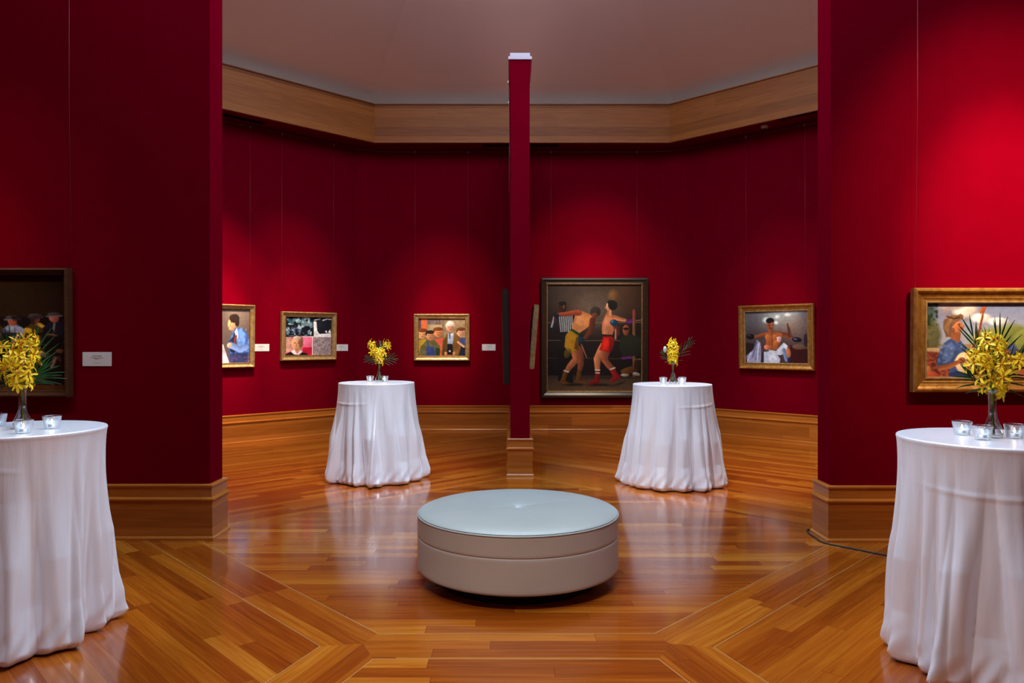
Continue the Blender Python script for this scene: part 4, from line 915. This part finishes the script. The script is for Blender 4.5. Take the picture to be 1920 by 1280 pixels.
# far left wall: half hidden picture, and the square one with its label
NW = (.7071, -.7071); NE = (-.7071, -.7071)
a = Vector(wl(474)); dd = Vector((.7071, .7071)); z = lambda px, py: EYE + (640 - py) / F * wl(px)[1]
WA = 1.05
picture('gold framed painting of a man in a blue jacket, half behind the left wall', tuple(a - dd * WA), tuple(a), EYE - (688 - 640) / F * a.y, EYE + (640 - 572) / F * a.y, .065, GP, M['gold_pale'],
        raster(110, 118, (100, 84, 78), affine(opsA, .58, .42), 1), 1.2, [WA / 2 - .07, -WA / 2 + .07], 'pictures on the far walls', mat2=M['gold'])
a = Vector(wl(524)); b = Vector(wl(627)); m_ = (a + b) / 2; Lw = (b - a).length
picture('gold framed painting in four panels with a grey haired sitter in black', tuple(a), tuple(b), EYE - (675 - 640) / F * m_.y, EYE + (640 - 585) / F * m_.y, .075, GP, M['gold_pale'],
        raster(130, 110, (30, 30, 36), opsB, 2), 1.2, [-Lw / 2 + .01, Lw / 2 - .05], 'pictures on the far walls', mat2=M['gold'])
a = Vector(wb(777)); b = Vector(wb(881)); Lw = (b - a).length
picture('gold framed group portrait of a white haired man among youths', tuple(a), tuple(b), EYE - (676 - 640) / F * 12.7, EYE + (640 - 588) / F * 12.7, .075, GP, M['gold_pale'],
        raster(130, 110, (120, 90, 70), opsC, 3), 1.2, [-Lw / 2 + .02, Lw / 2 - .03], 'pictures on the far walls', mat2=M['gold'])
a = Vector(wb(1014)); b = Vector(wb(1214)); Lw = (b - a).length
picture('large dark framed painting of two boxers and a striped referee', tuple(a), tuple(b), EYE - (745 - 640) / F * 12.72, EYE + (640 - 521) / F * 12.72, .105, DP, M['frame_dark'],
        raster(230, 260, (60, 46, 42), opsD, 4, .08) ** 1.25 * .50, 1.0, [-Lw / 2 + .17, Lw / 2 - .19], 'pictures on the far walls', mat2=M['gold'])
a = Vector(wr_(1389)); b = Vector(wr_(1530)); m_ = (a + b) / 2; Lw = (b - a).length
picture('gold framed painting of a bare chested boxer seated with arms spread', tuple(a), tuple(b), EYE - (692.5 - 640) / F * m_.y, EYE + (640 - 571) / F * m_.y, .095, GP, M['gold'],
        raster(150, 130, (90, 76, 74), opsE, 5), 1.5, [-Lw / 2 + .12, Lw / 2 - .14], 'pictures on the far walls', mat2=M['gold_pale'])
# pictures on the partitions
yR = RY0; x0 = (1709 - 960) / F * (yR - .04)
picture('gold framed painting of a banjo player in a hat under a blue sky', (x0, yR), (x0 + 1.22, yR), EYE - (735 - 640) / F * (yR - .06), EYE + (640 - 539) / F * (yR - .08), .105, GP, M['gold'],
        raster(250, 150, (120, 120, 140), affine(opsF, .73, 0) + [('e', .86, .5, .2, .2, 0, (104, 112, 56)), ('e', .9, .9, .2, .2, 0, (128, 70, 50))], 6, .08), 1.0, [-.575, .575], mat2=M['gold_pale'])
x1 = (132 - 960) / F * (LY0 - .05)
picture('large brown framed dark painting of a crowd in yellow, left foreground', (x1 - 1.55, LY0), (x1, LY0), EYE - (744 - 640) / F * (LY0 - .05), EYE + (640 - 502) / F * (LY0 - .08), .05, DP, M['frame_brown'],
        raster(240, 160, (30, 20, 12), opsG, 7, .15), .8, [-.70, .772])
# pictures on the two faces of the central partition (seen edge on)
picture('gold framed picture seen edge on, right face of the central wall', (FX1, 9.20), (FX1, 10.35), EYE - (691 - 640) / F * 9.2, EYE + (640 - 570) / F * 9.2, .10, GP, M['gold_pale'],
        raster(40, 30, (90, 70, 60), [('e', .5, .5, .3, .3, 0, (140, 110, 80))], 8), 4.5, [-.4, .4], wy=-.018, mat2=M['gold'])
picture('dark framed picture seen edge on, left face of the central wall', (FX0, 10.3), (FX0, 9.05), EYE - (721 - 640) / F * 9.05, EYE + (640 - 541) / F * 9.05, .09, DP, M['frame_dark'],
        raster(40, 36, (70, 60, 50), [('e', .5, .5, .3, .3, 0, (110, 100, 80))], 9), .8, [-.4, .4], wy=-.018)

# ------------------------------------------------------------------ wall labels
def wall_label(p, ang, z_, w_, h_, label):
    t = thing('wall_label', label, 'label', (p[0], p[1], z_), ang, 'white caption cards')
    box('card', -w_ / 2, w_ / 2, -.006, 0, -h_ / 2, h_ / 2, M['card'], t, bevel=.0012)
    bm = bmesh.new(); rnd = random.Random(4)
    for (zz, hw, th) in ((.22, .165, .030), (.09, .22, .018), (.02, .07, .016), (-.28, .09, .014)):
        x = -hw
        while x < hw:
            wd = rnd.uniform(.02, .06); r = bmesh.ops.create_cube(bm, size=1)['verts']; x2 = min(x + wd, hw)
            for v in r: v.co = Vector(((x + x2) / 2 * w_ + v.co.x * (x2 - x) * w_, -.0064 + v.co.y * .0006, zz * h_ + v.co.z * th * h_ * 1.6))
            x = x2 + .012
    bm_obj('printed_lines', bm, M['ink'], t, smooth=False)
wall_label(((182.5 - 960) / F * LY0, LY0 - .0005), 0, EYE - (673 - 640) / F * LY0, .222, .108, 'white caption card beside the dark crowd painting')
p = wl(489); wall_label(off(p, NW, .0005), R(45), EYE - (651.5 - 640) / F * p[1], .27, .11, 'white caption card between the blue jacket and four panel paintings')
p = wl(639); wall_label(off(p, NW, .0005), R(45), EYE - (651.5 - 640) / F * p[1], .27, .11, 'white caption card right of the four panel painting')
p = wb(916.5); wall_label((p[0], p[1] - .0005), 0, EYE - (651 - 640) / F * 12.75, .23, .11, 'white caption card right of the group portrait')
